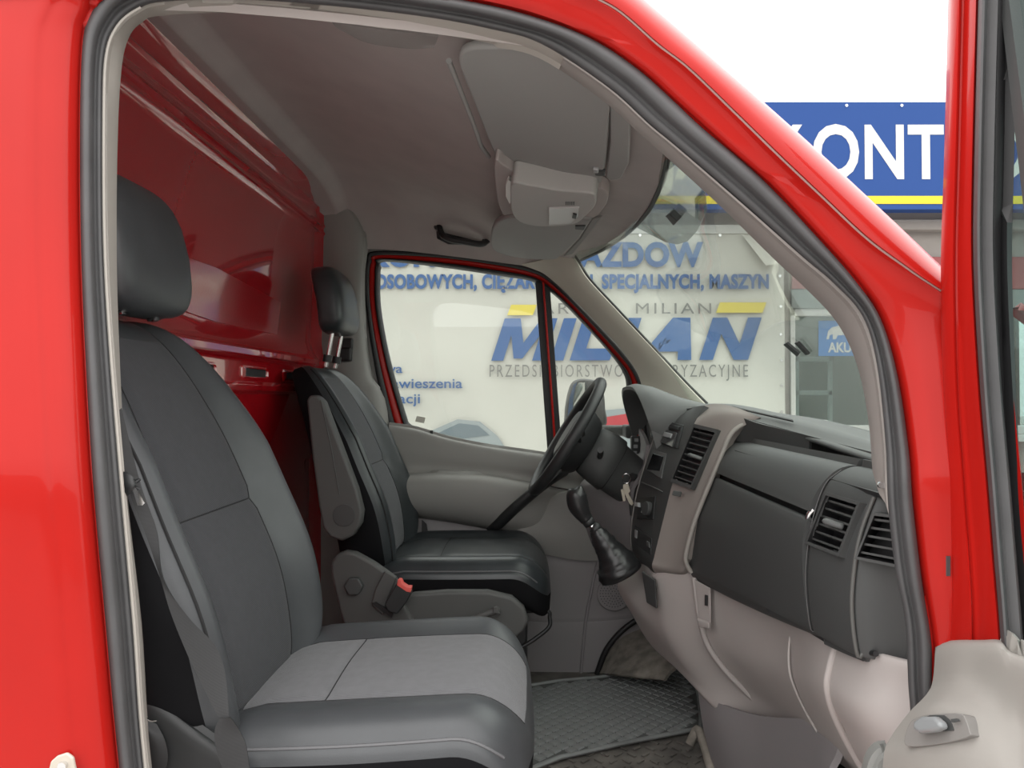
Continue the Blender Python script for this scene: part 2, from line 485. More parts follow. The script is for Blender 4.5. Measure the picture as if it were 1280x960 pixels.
sign = thing('shop_sign', 'long blue sign board with white KONTROLI lettering and a yellow line', 'sign', P(1060, 262, SY))
prism('sign_board', rect(560, 127, 1640, 262, SY), (0, .12, 0), SIGNB, sign, .006)
prism('yellow_stripe', rect(560, 245, 1640, 255, SY), (0, -.004, 0), SIGNY, sign)
x_ = 1010
for ch, a, b in (('K', 965, 1008), ('O', 1016, 1074), ('N', 1081, 1130), ('T', 1135, 1180), ('R', 1188, 1232), ('O', 1226, 1284), ('L', 1294, 1330), ('I', 1338, 1350)):
    if ch == 'R': continue
    text_fit(ch, a, 156, b, 222, SY, SIGNW, sign, 'letter', bold=.022)
text_fit('R', 1184, 156, 1222, 222, SY, SIGNW, sign, 'letter', bold=.022)
text_fit('STACJA', 640, 156, 900, 222, SY, SIGNW, sign, 'lettering', bold=.022)
for u in (1058, 1127): disc('bolt', P(u, 132, SY), (0, -1, 0), .012, .006, CHROME, sign, 10)

ban = thing('banner', 'large white vinyl banner with blue MILIAN logo and grey lettering', 'banner', P(700, 640, BY))
# sheet with slight waves, pleats towards the corner, eyelets
bx0, bx1 = P(150, 0, BY).x, P(979, 0, BY).x
bz1, bz0 = P(0, 291, BY).z, P(0, 640, BY).z
rows = []
for j in range(30):
    t = j / 29; row = []
    for i in range(61):
        s = i / 60; x = bx0 + (bx1 - bx0) * s; z = bz1 + (bz0 - bz1) * t
        y = BY + .022 + .012 * math.sin(s * 9 + t * 3) * (1 - abs(2 * t - 1)) + .006 * math.sin(t * 17 + s * 5)
        row.append(Vector((x, y, z)))
    rows.append(row)
shell('sheet', rows, BANW, ban, .004, (0, 1, 0))
LY = BY - .006
text_fit('STACJA KONTROLI POJAZDOW', 320, 303, 879, 332, LY, BANB, ban, bold=.045, space=1.06)
prism('lettering_accent', [P(u, v, LY) for u, v in [(835, 301), (841, 296), (848, 296), (840, 301)]], (0, -.003, 0), BANB, ban)
text_fit('PRZEGLĄDY POJAZDÓW: OSOBOWYCH, CIĘŻAROWYCH, SPECJALNYCH, MASZYN', 247, 343, 961, 360, LY, BANB, ban, bold=.045, space=1.06)
text_fit('ARTUR  MILIAN', 676, 379, 889, 392, LY, BANG, ban, space=1.25)
for pl in ([(614, 0), (614, 1), (634, 1), (647, .42), (660, 1), (680, 1), (680, 0), (665, 0), (665, .6), (652, .05), (641, .05), (629, .6), (629, 0)],
           [(688, 0), (688, 1), (704, 1), (704, 0)], [(712, 0), (712, 1), (728, 1), (728, .28), (762, .28), (762, 0)], [(769, 0), (769, 1), (785, 1), (785, 0)],
           [(796, 0), (824, 1), (846, 1), (864, 0), (847, 0), (844, .2), (819, .2), (823, .38), (841, .38), (834, .78), (817, .38), (819, .2), (813, 0)],
           [(874, 0), (874, 1), (892, 1), (918, .38), (918, 1), (935, 1), (935, 0), (917, 0), (891, .62), (891, 0)]):
    prism('logo_letter', [P(u + 17 * t, 451 - 53 * t - (u - 614) * .004, LY) for u, t in pl], (0, -.003, 0), BANB, ban)
text_fit('PRZEDSIĘBIORSTWO MOTORYZACYJNE', 612, 456, 935, 471, LY, BANG, ban, space=1.3)
for (a, b, c, d, e) in ((634, 671, 381, 394, 5), (895, 958, 378, 391, 5)):
    prism('yellow_bar', [P(a + e, c, LY), P(b, c, LY), P(b - e, d, LY), P(a, d, LY)], (0, -.003, 0), BANY, ban)
text_fit('Naprawa', 432, 455, 503, 466, LY, BANB, ban, bold=.01)
text_fit('zawieszenia', 481, 473, 578, 485, LY, BANB, ban, bold=.01)
text_fit('klimatyzacji', 428, 492, 525, 504, LY, BANB, ban, bold=.01)
def flat(name, pts, m, Y=LY, d=.003): return prism(name, [P(u, v, Y) for u, v in pts], (0, -d, 0), m, ban)
# printed lorries along the lower edge
flat('printed_lorry', [(520, 580), (540, 538), (572, 524), (600, 527), (622, 545), (632, 560), (634, 640), (520, 640)], BANT)
flat('printed_windscreen', [(548, 541), (574, 529), (598, 532), (612, 544), (580, 548)], mat('banner_dark_print', (.10, .13, .15), .5), LY - .004)
flat('printed_lorry', [(752, 513), (790, 510), (800, 535), (800, 640), (752, 640)], BANT)
flat('printed_lorry', [(754, 522), (784, 517), (790, 534), (754, 536)], BANR, LY - .004)
flat('printed_lorry', [(704, 560), (744, 556), (744, 640), (704, 640)], BANT)
for u, v in ((975, 345), (976, 383), (976, 418), (977, 450), (977, 482), (977, 515), (900, 294), (850, 294), (800, 294)):
    disc('eyelet', P(u, v, BY - .002), (0, -1, 0), .012, .003, CHROME, ban, 10)
# turned-over corner
prism('folded_corner', [P(926, 292, BY - .01), P(962, 306, BY - .02), P(974, 330, BY - .03), P(957, 332, BY - .05)], (0, -.006, 0), BANW, ban)
prism('batten', rect(150, 281, 985, 292, BY), (0, FY - BY, 0), WINF, ban, .004)
# drop the blue sticker into the shop window
stk = thing('battery_poster', 'blue battery poster with white animal silhouette in the shop window', 'poster', P(1050, 445, FY + .05))
prism('sheet', rect(1023, 401, 1095, 445, FY + .046), (0, -.004, 0), STICK, stk)
text_fit('AKUMULATORY', 1035, 428, 1140, 440, FY + .04, SIGNW, stk, bold=.03)
an = [(1033, 424), (1035, 414), (1040, 409), (1049, 407), (1058, 409), (1064, 408), (1070, 412), (1074, 409), (1076, 417), (1070, 419), (1064, 418), (1063, 424), (1059, 424), (1058, 419), (1047, 419), (1045, 424), (1041, 424), (1041, 418), (1037, 419), (1036, 424)]
prism('silhouette', [P(u, v, FY + .04) for u, v in an], (0, -.002, 0), SIGNW, stk)

# ================================================================== VAN BODY
van = thing('van', 'red panel van seen through its open right front doorway', 'van', (0, 0, 0))
def ys(v): return -.90 + .10 * min(1, max(0, (600 - v) / 600.0))
OUT = [(190, 1330), (149, 960), (132, 780), (116, 600), (106, 430), (101, 300), (100, 150), (103, 56), (112, 19), (134, -10), (190, -26), (300, -30), (450, -20), (580, 0), (662, 19), (737, 47), (797, 86), (842, 126), (877, 159), (950, 221), (1025, 300), (1070, 352), (1101, 399), (1122, 470), (1136, 564), (1141, 630), (1152, 724), (1164, 802), (1165, 860), (1168, 960), (1150, 1330)]
INN = [(225, 1300), (182, 960), (168, 780), (152, 600), (138, 430), (131, 300), (130, 150), (133, 70), (147, 33), (172, 12), (205, 2), (310, 0), (420, 8), (531, 21), (612, 36), (677, 55), (760, 109), (812, 156), (845, 183), (925, 252), (1002, 320), (1042, 354), (1078, 395), (1096, 455), (1107, 555), (1110, 630), (1119, 712), (1131, 775), (1135, 850), (1138, 960), (1120, 1300)]
TRM = [(232, 1290), (187, 970), (173, 780), (155, 620), (147, 480), (142, 330), (143, 180), (148, 86), (158, 44), (176, 24), (200, 16), (300, 12), (410, 22), (550, 43), (612, 54), (675, 69), (752, 120), (805, 167), (838, 196), (905, 257), (969, 320), (1012, 360), (1050, 402), (1075, 455), (1089, 522), (1094, 580), (1098, 640), (1108, 720), (1112, 850), (1116, 960), (1100, 1290)]
def sm2(L, n=6): return [(p.x, p.y) for p in smooth([Vector((a, b, 0)) for a, b in L], n)]
def lift(L, dy, vmap=None): return [P(u, v, ys(v) + dy) for u, v in L]
O2, I2, T2 = sm2(OUT), sm2(INN), sm2(TRM)
prof = [(0, .010), (.0, -.004), (.10, -.013), (.28, -.018), (.45, -.015), (.56, -.006), (.62, .001), (.70, -.004), (.85, -.006), (1.0, .004), (1.0, .03)]
loops = []
for f, dy in prof:
    loops.append([P(a[0] * (1 - f) + b[0] * f, a[1] * (1 - f) + b[1] * f, ys(a[1]) + f * .02 + dy) for a, b in zip(O2, I2)])
V = [p for l in loops for p in l]
sealo = mesh('door_seal', V, grid_faces(len(loops), len(O2)), RUB, van); sealo['label'] = 'thick grey rubber door seal'
# thin light lip inside the seal
tube('seal_lip', [P(u, v, ys(v) + .012) for u, v in I2[:56]], .0022, CREAM, van, 6)
# cream trim between seal and cab (roof rail and rear pillar)
def strip(name, A, B, dA, dB, m, steps=((0, 0), (.5, -.004), (1, 0)), th=.004):
    rws = [[P(a[0] * (1 - f) + b[0] * f, a[1] * (1 - f) + b[1] * f, ys(a[1]) + dA * (1 - f) + dB * f + e) for a, b in zip(A, B)] for f, e in steps]
    return shell(name, rws, m, van, th, (0, 1, 0))
kk = 6
strip('rear_pillar_trim', I2[:12 * kk], T2[:12 * kk], .03, .065, CREAM)
strip('roof_rail_trim', I2[11 * kk + 3:15 * kk + 3], T2[11 * kk + 3:15 * kk + 3], .03, .065, CREAM)
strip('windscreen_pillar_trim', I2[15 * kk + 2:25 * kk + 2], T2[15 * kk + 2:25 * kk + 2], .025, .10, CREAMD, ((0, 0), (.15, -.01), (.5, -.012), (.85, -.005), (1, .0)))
disc('trim_screw', P(1100, 606, -.86), (0, -1, 0), .004, .004, CHROME, van, 10)
# red rear pillar and side panel (left of the picture)
rows = []
for (u, v) in O2[:9 * kk + 1]:
    y = ys(v)
    rows.append([P(u + 3, v, y + .012), P(u - 2, v, y - .004), P(u - 16, v, y - .022), P(u - 34, v, y - .032), P(u - 50, v, y - .037), P(u - 62, v, y - .042), P(u - 85, v, y - .0445), P(-30 - .1 * u, v, y - .05), P(-130, v, y - .05), P(-420, v, y - .05)])
rows = [smooth(r, 4) for r in rows]
shell('side_panel', rows, RED, van, .01, (0, 1, 0))
# roof edge + front pillar in red
EDGE = [(480, -130), (600, -115), (690, -85), (760, -42), (808, 0), (850, 36), (897, 77), (954, 127), (1010, 177), (1062, 225), (1118, 277), (1175, 331), (1235, 388)]
CRE = [(470, -105), (590, -85), (672, -50), (735, -8), (775, 15), (822, 56), (860, 85), (915, 138), (969, 191), (1028, 247), (1085, 300), (1140, 340)] + [(1205, 388), (1222, 450), (1232, 560), (1236, 630), (1240, 724), (1244, 802), (1245, 860), (1245, 960), (1240, 1330)]
SEA = [(190, -26), (300, -30), (450, -20), (580, 0), (662, 19), (737, 47), (797, 86), (842, 126), (910, 187), (965, 235), (1025, 300), (1070, 352)] + [(1101, 399), (1122, 470), (1136, 564), (1141, 630), (1152, 724), (1164, 802), (1165, 860), (1168, 960), (1150, 1330)]
A, B, D = sm2(SEA), sm2(CRE), sm2(EDGE)
rows = []
for (f, dy) in ((-.06, .02), (.0, .002), (.12, -.012), (.35, -.020), (.62, -.022), (.85, -.030), (.965, -.036), (1.0, -.031)):
    rows.append([P(a[0] * (1 - f) + b[0] * f, a[1] * (1 - f) + b[1] * f, ys(a[1]) + dy) for a, b in zip(A, B)])
shell('front_pillar', rows, RED, van, .008, (0, 1, 0))
rows = []
for (f, dy) in ((.03, -.033), (.08, -.037), (.25, -.038), (.5, -.034), (.75, -.022), (.92, -.006), (1.0, .012), (1.0, .05), (.9, .12)):
    rows.append([P(a[0] * (1 - f) + b[0] * f, a[1] * (1 - f) + b[1] * f, ys(c[1]) + dy) for a, b, c in zip(B, D, A)])
shell('front_pillar_outer', rows, RED, van, .006, (0, 1, 0))
tube('paint_gap_sealer', [P(u, v, ys(c[1]) - .034) for (u, v), c in list(zip(B, A))[:len(D)]], .0016, mat('grey_sealer', (.30, .20, .18), .6), van, 6)
disc('post_bolt', P(1187, 700, -.905), (0, -1, 0), .006, .008, mat('hinge_bolt_metal', (.10, .06, .06), .4, .6), van, 10)
tl = [(-420, -7), (0, -7), (134, -6), (190, -22), (300, -26), (450, -16), (560, -4)]
tx = [-1.14, -.70, -.56, -.50, -.38, -.22, -.11]
patch('roof_side', [[P(u, v, ys(v) - (.052 if u < 50 else .015)) for u, v in tl], [P(u, v, ys(v)).lerp(C3(x, -.72, .745), .5) + Vector((0, -.03, .015)) for (u, v), x in zip(tl, tx)], [C3(x, -.72, .745) for x in tx]], RED, van, 3, 4, .006, (0, 1, -.3))
patch('front_wing', [[C3(x, -.86, zt + .01), C3(x, -.90, zt), C3(x + .01, -.945, zt - .10), C3(x + .01, -.955, zt - .4), C3(x + .01, -.93, -1.25)] for x, zt in ((.60, .10), (.80, -.06), (1.05, -.24), (1.35, -.36), (1.5, -.60))], RED, van, 4, 4, .008, (0, 1, 0))
patch('bonnet', [[C3(x, y, z - .07 * (abs(y) / .87) ** 3) for y in (-.87, -.5, 0, .5, .87)] for x, z in ((.88, -.16), (1.1, -.22), (1.35, -.32), (1.48, -.45), (1.52, -.9))], RED, van, 4, 4, .008, (-.3, 0, -1))
# lower sill
prism('sill', [P(100, 1300, -.90), P(1200, 1300, -.90), P(1200, 1420, -.93), P(100, 1420, -.93)], (0, .12, 0), RED, van, .01)
# door striker plate low on the rear pillar
prism('striker_plate', [P(u, v, -.944) for u, v in [(62, 968), (66, 950), (74, 943), (86, 939), (94, 945), (97, 960), (98, 990), (60, 990)]], (0, -.005, 0), BEIGE, van, .002)
disc('striker_bolt', P(80, 956, -.949), (0, -1, 0), .005, .005, CHROME, van, 12)

# bulkhead
XB = -.765
prof = [(-1.0, 0), (-.30, 0), (-.22, 0), (-.19, .012), (.005, .012), (.015, .03), (.028, .03), (.038, .016), (.088, .016), (.098, .02), (.108, .034), (.122, .034), (.132, .022), (.15, .012),
        (.18, .0), (.545, 0), (.562, .002), (.570, .014), (.580, .002), (.588, .002), (.596, .014), (.606, .004), (.645, .004), (.652, .010), (.657, .014), (.662, .010), (.667, .004), (.69, .006), (.712, .03)]
rows = []
for z, dx in prof:
    row = []; dx += .038 * max(0, min(z, .56) - .15)
    for k in range(41):
        y = -.74 + 1.56 * k / 40
        e = max(0, (y - .72) / .10); 
        row.append(C3(XB + dx * (1 - .6 * min(1, e)) + .05 * e ** 3, y, z))
    rows.append(row)
bul = shell('bulkhead', rows, REDIN, van, .008, (-1, 0, 0))
# punched slots (dark pockets with a pressed rim)
for (y0, y1) in ((-.62, -.43), (-.25, -.06), (.10, .285), (.42, .64)):
    c = C3(XB + .0165, (y0 + y1) / 2, .062)
    ol = rounded(c, (1, 0, 0), (0, 0, 1), y1 - y0, .036, .008)
    il = rounded(c + Vector((.003, 0, 0)), (1, 0, 0), (0, 0, 1), y1 - y0 - .02, .022, .006)
    V = ol + [p + Vector((.006, 0, 0)) for p in il] + [p + Vector((-.004, 0, 0)) for p in il]
    rim = mesh('slot_rim', V, grid_faces(3, len(ol), True), REDIN, bul)
    prism('slot', [p - Vector((.002, 0, 0)) for p in il], (.001, 0, 0), BLKRUB, bul)
# strip of textured film
zz = lambda u, v: surf(bul, u, v, .002)
prism('film_strip', [zz(205, 312), zz(270, 335), zz(350, 378), zz(345, 418), zz(268, 402), zz(205, 380)], (.0012, 0, 0), TAPE, bul)

# headliner
def near_edge(x): return .553 - .075 * max(0, (x + .5) / .6) ** 1.3
def far_edge(x): return .53 - .075 * max(0, (x + .55) / .6) ** 1.2
def top_z(x):
    k = [(-.775, .712), (-.74, .712), (-.685, .704), (-.645, .738), (-.60, .736), (-.45, .69), (-.25, .62), (-.12, .565), (0, .535), (.12, .505), (.2, .485), (.30, .465)]
    for (a, za), (b, zb) in zip(k, k[1:]):
        if x <= b: return za + (zb - za) * (x - a) / (b - a)
    return k[-1][1]
xs = [-.775, -.74, -.71, -.692, -.685, -.675, -.655, -.645, -.635, -.60, -.53, -.45, -.35, -.25, -.18, -.12, -.06, 0, .05, .10, .15]
rows = []
for x in xs:
    row = []
    for k in range(33):
        t = k / 32; y = -.755 + 1.615 * t
        if y < 0: e = max(0, (-.45 - y) / .305); edge = near_edge(x)
        else: e = max(0, (y - .50) / .36); edge = far_edge(x)
        zc = top_z(x)
        z = zc + (edge - zc) * (1 - math.sqrt(max(0, 1 - e ** 2.2)) if e < 1 else 1)
        row.append(C3(x, y, z))
    rows.append(row)
hl = shell('headliner', rows, LINER, van, .012, (0, 0, 1))
# front header shelf curving down to the windscreen
rows = []
for k in range(21):
    t = k / 20; y = -.74 + 1.55 * t; q = (abs(y - .03) / .78)
    xf = .285 - .115 * q ** 2.2; ze = .462 + .018 * q
    top = .15; 
    dz = rows
    y_ = y
    e = max(0, (abs(y) - .5) / .3)
    rows.append([C3(.06 - .02 * q, y, top_z(.06) - .02 * e), C3(.15 - .02 * q, y, .498 - .02 * e), C3(xf - .03, y, ze + .012), C3(xf, y, ze), C3(xf + .012, y, ze + .008), C3(xf + .015, y, ze + .03)])
shell('header_trim', [smooth(r, 4) for r in rows], LINER, van, .006, (0, 0, 1))
rows_h = [r[3] + Vector((.006, 0, -.002)) for r in rows]
tube('header_seal', smooth(rows_h, 2), .006, BLKRUB, van, 8)
# exterior roof skin
rows = []
for x in (-1.14, -.6, -.3, 0, .1):
    rows.append([C3(x, y, (.745 if x < -.1 else .745 - .72 * (x + .1)) - .10 * max(0, abs(y) - .5) ** 2 * 8) for y in (-.74, -.66, -.5, 0, .5, .7, .88)])
patch('roof_panel', rows, RED, van, 3, 3, .006, (0, 0, 1))

# windscreen
top = [(.168, -.76, .475), (.235, -.5, .472), (.285, 0, .468), (.235, .5, .472), (.10, .84, .50)]
bot = [(.62, -.80, -.15), (.76, -.5, -.14), (.85, 0, -.115), (.80, .5, -.08), (.50, .87, -.05)]
rows = []
for f in (0, .33, .66, 1):
    rows.append([C3(*a).lerp(C3(*b), f) + Vector((.02, 0, .012)) * (4 * f * (1 - f)) for a, b in zip(top, bot)])
patch('windscreen', rows, GLW, van, 3, 4, .004, (1, 0, .5))
# far front pillar trim
Wd = [(716, 317), (724, 328), (737, 349), (770, 385), (800, 417), (831, 450), (858, 479), (884, 505)]
Sd = [(650, 331), (668, 337), (685, 346), (722, 379), (750, 408), (775, 435), (797, 467), (806, 500)]
Wd2, Sd2 = sm2(Wd), sm2(Sd)
rows = []
for f, y in ((0, .86), (.12, .845), (.4, .81), (.75, .785), (.95, .78), (1, .79)):
    rows.append([P(a[0] * (1 - f) + b[0] * f, a[1] * (1 - f) + b[1] * f, y) for a, b in zip(Sd2, Wd2)])
fpt = shell('far_pillar_trim', rows, mat('lit_pillar_cream', (.50, .475, .41), .7, bump=('noise', 700, .15)), van, .006, (0, 1, 0)); fpt['label'] = 'cream far windscreen pillar trim'  # same trim plastic, brighter light put into its colour
tube('windscreen_seal', [P(u, v, .79) for u, v in Wd2], .006, BLKRUB, van, 8)
# far rear pillar trim
L0 = [(392, 232), (396, 262), (398, 320), (398, 400), (398, 500), (398, 640), (398, 900)]
L1 = [(420, 250), (424, 276), (424, 320), (424, 400), (424, 500), (424, 640), (424, 900)]
L2 = [(440, 262), (452, 290), (450, 340), (449, 400), (456, 470), (470, 540), (480, 900)]
L3 = [(466, 300), (459, 318), (455, 345), (457, 400), (467, 470), (490, 545), (500, 900)]
patch('far_rear_pillar_trim', [[P(u, v, y) for u, v in L] for L, y in ((L0, .80), (L1, .785), (L2, .80), (L3, .875))], DOORG, van, 5, 6, .006, (0, 1, 0))
# outer side of the cab on the far side (door sill zone, floor)
CF = -.95
fl = shell('cab_floor', [[C3(x, y, CF - .004) for x in (-.77, -.2, .3, .75)] for y in (-.85, -.3, .3, .88)], FLOORM, van, .02, (0, 0, -1))
# tread plate ribs on the bare floor near the doorway
items = []
for i in range(14):
    for j in range(9):
        c = C3(.05 + .036 * i + (.018 if j % 2 else 0), -.02 + .036 * j, CF - .002)
        a = R(45 if (i + j) % 2 else -45)
        M = Matrix.Rotation(a, 3, 'Z')
        items.append(prism_vf([c + M @ Vector((sx_ * .013, sy_ * .004, 0)) for sx_, sy_ in ((-1, -1), (1, -1), (1, 1), (-1, 1))], (0, 0, .003)))
V, F = join_vf(items); tr = mesh('floor_tread', V, F, FLOORM, van, False); tr['kind'] = 'stuff'
# wheel arch hump and firewall in the far footwell
rows = [[P(u, v, Y) for u, v, Y in r] for r in (
    [(745, 842, .80), (752, 815, .82), (768, 792, .83), (792, 776, .83), (830, 770, .83)],
    [(752, 842, .74), (762, 822, .76), (778, 802, .77), (800, 792, .77), (840, 785, .77)],
    [(775, 843, .60), (790, 830, .62), (805, 820, .62), (825, 812, .62), (860, 805, .62)],
    [(830, 850, .50), (835, 842, .50), (842, 835, .50), (850, 830, .50), (880, 825, .50)])]
patch('footwell_carpet', rows, DIRT, van, 4, 4, .01, (1, 0, 0))
patch('kick_panel', [[P(u, v, .845) for u in (778, 830, 880, 930)] for v in (640, 720, 790, 856)], DOORLOW, van, 2, 2, .01, (0, 1, 0))
prism('firewall', [C3(.66, -.85, CF), C3(.66, .86, CF), C3(.66, .86, -.12), C3(.66, -.85, -.12)], (.02, 0, 0), BLKP, van)
# ledge at the door
o = patch('rocker_trim', [[P(u, v, Y) for u, v, Y in r] for r in ([(655, 846, .80), (760, 842, .80)], [(655, 852, .76), (760, 846, .76)], [(655, 858, .74), (760, 850, .74)])], BLKP, van, 2, 2, .01, (0, 1, 0))
# clips on windscreen, then the imitated roof console reflection
def on_ws(u, v):                                   # point just inside the windscreen
    best = None; pl = C3(.30, 0, .455); n = Vector((.52, 0, .54)).normalized()
    return PP(u, v, pl, n)
for nm, pts in (('glass_clip', [(981, 429), (985, 427), (1001, 440), (998, 444)]), ('glass_clip', [(995, 427), (999, 426), (1013, 441), (1009, 442)])):
    prism(nm, [on_ws(u, v) for u, v in pts], (-.004, 0, -.004), BLKRUB, van)
prism('console_reflection', [on_ws(u, v) for u, v in [(806, 214), (845, 196), (882, 240), (884, 262), (872, 288), (860, 301), (847, 305), (832, 302), (795, 283), (780, 268)]], (-.0015, 0, -.0015), CONREFL, van)  # sheet added in place of the console's reflection in the glass
prism('reflected_clip', [on_ws(u, v) for u, v in [(838, 264), (843, 261), (853, 270), (848, 276)]], (-.012, 0, -.012), BLKP, van, .002)  # solid stand-in for the visor clip's reflection

# ================================================================== DRIVER DOOR (closed, far side)
dd = thing('driver_door', 'closed far door with red window frame and grey inner panel', 'door', P(600, 840, .88))
OD = [(458, 345), (461, 326), (471, 316), (550, 319), (625, 329), (668, 339), (690, 352), (722, 383), (775, 440), (797, 472), (803, 500), (808, 600), (760, 612), (690, 605), (587, 590), (530, 575), (500, 560), (488, 530), (470, 450), (460, 385)]
RD = [(466, 345), (468, 329), (475, 322), (550, 326), (625, 336), (665, 344), (685, 355), (716, 384), (768, 442), (790, 470), (795, 500), (799, 590), (760, 600), (690, 592), (587, 577), (535, 565), (508, 545), (500, 525), (479, 450), (467, 385)]
ID = [(473, 345), (474, 333), (480, 325), (550, 332), (625, 343), (662, 349), (684, 360), (712, 385), (760, 437), (780, 465), (785, 490), (788, 575), (755, 580), (690, 569), (587, 556), (540, 545), (513, 532), (505, 517), (486, 450), (474, 385)]
def cl(L, Y): return [P(u, v, Y) for u, v in [(p.x, p.y) for p in smooth([Vector((a, b, 0)) for a, b in L], 5, True)]]
def ringd(name, LA, LB, ya, yb, m, ym=None):
    A_, B_ = cl(LA, ya), cl(LB, yb); Mx = [(a + b) / 2 + Vector((0, -(.006), 0)) for a, b in zip(A_, B_)]
    L = [[p + Vector((0, .03, 0)) for p in A_], A_, Mx, B_, [p + Vector((0, .04, 0)) for p in B_]]
    V = [p for l in L for p in l]
    return mesh(name, V, grid_faces(5, len(A_), True), m, dd)
def off(LA, LB, f): return [(a[0] * (1 - f) + b[0] * f, a[1] * (1 - f) + b[1] * f) for a, b in zip(LA, LB)]
ringd('door_weatherstrip', off(OD, RD, -.35), off(OD, RD, .35), .868, .87, BLKRUB)
ringd('window_frame', off(OD, RD, .3), off(RD, ID, .45), .885, .895, RED)
ringd('glass_seal', off(RD, ID, .35), ID, .888, .90, BLKRUB)
fo = cl(off(OD, RD, -.2), .878); fo2 = cl(off(OD, RD, -3.4), .872); fo3 = cl(off(OD, RD, -3.4), .93)
mesh('far_door_flange', fo + fo2 + fo3, grid_faces(3, len(fo), True), DOORG, van)
# divider bar between main and quarter glass
for (a, b, m, w, y) in (((678, 352), (695, 585), BLKRUB, .026, .895), ((679, 352), (696, 585), RED, .004, .880)):
    p, q = P(*a, y), P(*b, y); hx = Vector((w, 0, 0))
    prism('divider_bar' if m is BLKRUB else 'divider_strip', [p - hx, p + hx, q + hx, q - hx], (0, .03 if m is BLKRUB else .012, 0), m, dd, .003)
prism('window_glass', [P(u, v, .915) for u, v in [(468, 330), (478, 320), (668, 342), (680, 360), (695, 580), (560, 562), (500, 535)]], (0, .004, 0), GL, dd)
prism('quarter_glass', [P(u, v, .915) for u, v in [(680, 352), (692, 358), (792, 468), (792, 590), (695, 580)]], (0, .004, 0), GL, dd)
cols = (486, 520, 560, 610, 660, 705, 750, 800)
def dr(vs, Y, du=0): return [P(u + du, v, y) for u, v, y in zip(cols, vs, Y if isinstance(Y, (list, tuple)) else [Y] * 8)]
rows = [dr((532, 537, 549, 559, 566, 573, 578, 582), .893), dr((531, 536, 548, 558, 565, 572, 577, 581), .86), dr((535, 540, 551, 561, 569, 576, 581, 585), .825), dr((560, 564, 570, 577, 584, 590, 594, 598), .815),
        dr((583, 583, 585, 589, 595, 602, 608, 612), .818), dr((594, 592, 592, 594, 602, 610, 618, 622), .805)]
patch('upper_panel', rows, DOORG, dd, 4, 4, .01, (0, 1, 0))
rows = [dr((593, 591, 591, 593, 602, 612, 620, 624), .81), dr((598, 595, 594, 597, 607, 617, 624, 628), [.76, .75, .745, .745, .755, .79, .805, .81]), dr((612, 608, 606, 610, 622, 632, 636, 640), [.735, .72, .715, .715, .735, .785, .805, .81]),
        dr((630, 630, 632, 640, 650, 652, 655, 655), [.74, .725, .72, .72, .74, .785, .805, .81]), dr((640, 643, 648, 657, 666, 672, 675, 678), [.77, .76, .755, .76, .775, .79, .805, .81]), dr((644, 648, 653, 662, 673, 680, 684, 688), .815)]
patch('armrest', rows, DOORG, dd, 4, 4, .01, (0, 1, 0))
cols = (486, 520, 560, 610, 660, 705, 750, 800)
rows = [dr((640, 644, 650, 660, 670, 678, 682, 684), .81), dr((660, 662, 668, 676, 684, 690, 692, 694), .80), dr((765, 765, 768, 772, 776, 777, 776, 772), .80), dr((768, 768, 771, 775, 779, 780, 779, 775), .792), dr((846, 846, 846, 846, 846, 846, 846, 846), .79)]
lp = patch('lower_panel', rows, DOORLOW, dd, 3, 4, .01, (0, 1, 0))
tube('panel_crease', smooth([P(u, v, Y) for u, v, Y in ((749, 692, .797), (741, 730, .797), (732, 778, .789), (726, 842, .786))], 4), .005, DOORLOW, dd, 8)
tube('panel_edge', smooth([P(u, v, Y) for u, v, Y in ((800, 772, .775), (778, 788, .77), (758, 812, .77), (746, 843, .77))], 4), .010, BLKRUB, dd, 8)
# door pull: dark sloping bar with a paler pocket behind
rows = [[P(u, v, Y) for u, v, Y in r] for r in ([(640, 662, .785), (664, 632, .785), (712, 612, .785), (765, 612, .79)], [(648, 664, .76), (672, 640, .76), (715, 618, .765), (768, 618, .78)], [(660, 672, .755), (690, 668, .75), (735, 662, .755), (780, 660, .78)], [(676, 692, .78), (720, 700, .775), (752, 700, .775), (790, 692, .785)])]
patch('door_pocket', rows, DOORG, dd, 4, 4, .01, (0, 1, 0))
V_, F_ = tube_vf(smooth([P(615, 660, .79), P(622, 655, .75), P(645, 632, .715), (P(672, 610, .71)), P(694, 594, .73), P(704, 588, .79)], 6), [.018] + [.026] * 29 + [.018], 12, .7)
V_, F_ = tube_vf(smooth([P(616, 660, .79), P(624, 654, .75), P(645, 634, .715), P(672, 611, .71), P(694, 595, .73), P(706, 588, .79)], 6), .024, 12, .7)
pg = mesh('grab_handle', V_, F_, BLKP, dd)
pg.modifiers.new('e', 'EDGE_SPLIT').split_angle = R(55)
disc('speaker_grille', P(767, 742, .786), (0, -1, 0), .058, .008, DOORLOW, dd, 32, .003)
items = []
for r_ in range(1, 6):
    for k in range(6 * r_):
        a = 2 * math.pi * k / (6 * r_); c = P(767, 742, .778) + Vector((math.cos(a), 0, math.sin(a))) * .0092 * r_
        items.append(prism_vf([c + Vector((.002 * math.cos(q), -.0004, .002 * math.sin(q))) for q in (0, 1.57, 3.14, 4.71)], (0, -.0004, 0)))
V, F = join_vf(items); o = mesh('grille_hole', V, F, BLKRUB, dd, False); o['kind'] = 'stuff'
tube('lock_pin', [P(539.5, 546, .85), P(539.5, 538, .85)], .005, BLKP, dd, 8)
disc('panel_screw', P(495, 544, .86), (0, -1, 0), .008, .01, DOORG, dd, 12)
prism('glass_sticker', [P(u, v, .912) for u, v in [(521, 520), (532, 522), (530, 529), (519, 527)]], (0, -.001, 0), mat('pale_sticker', (.55, .54, .48), .6), dd)

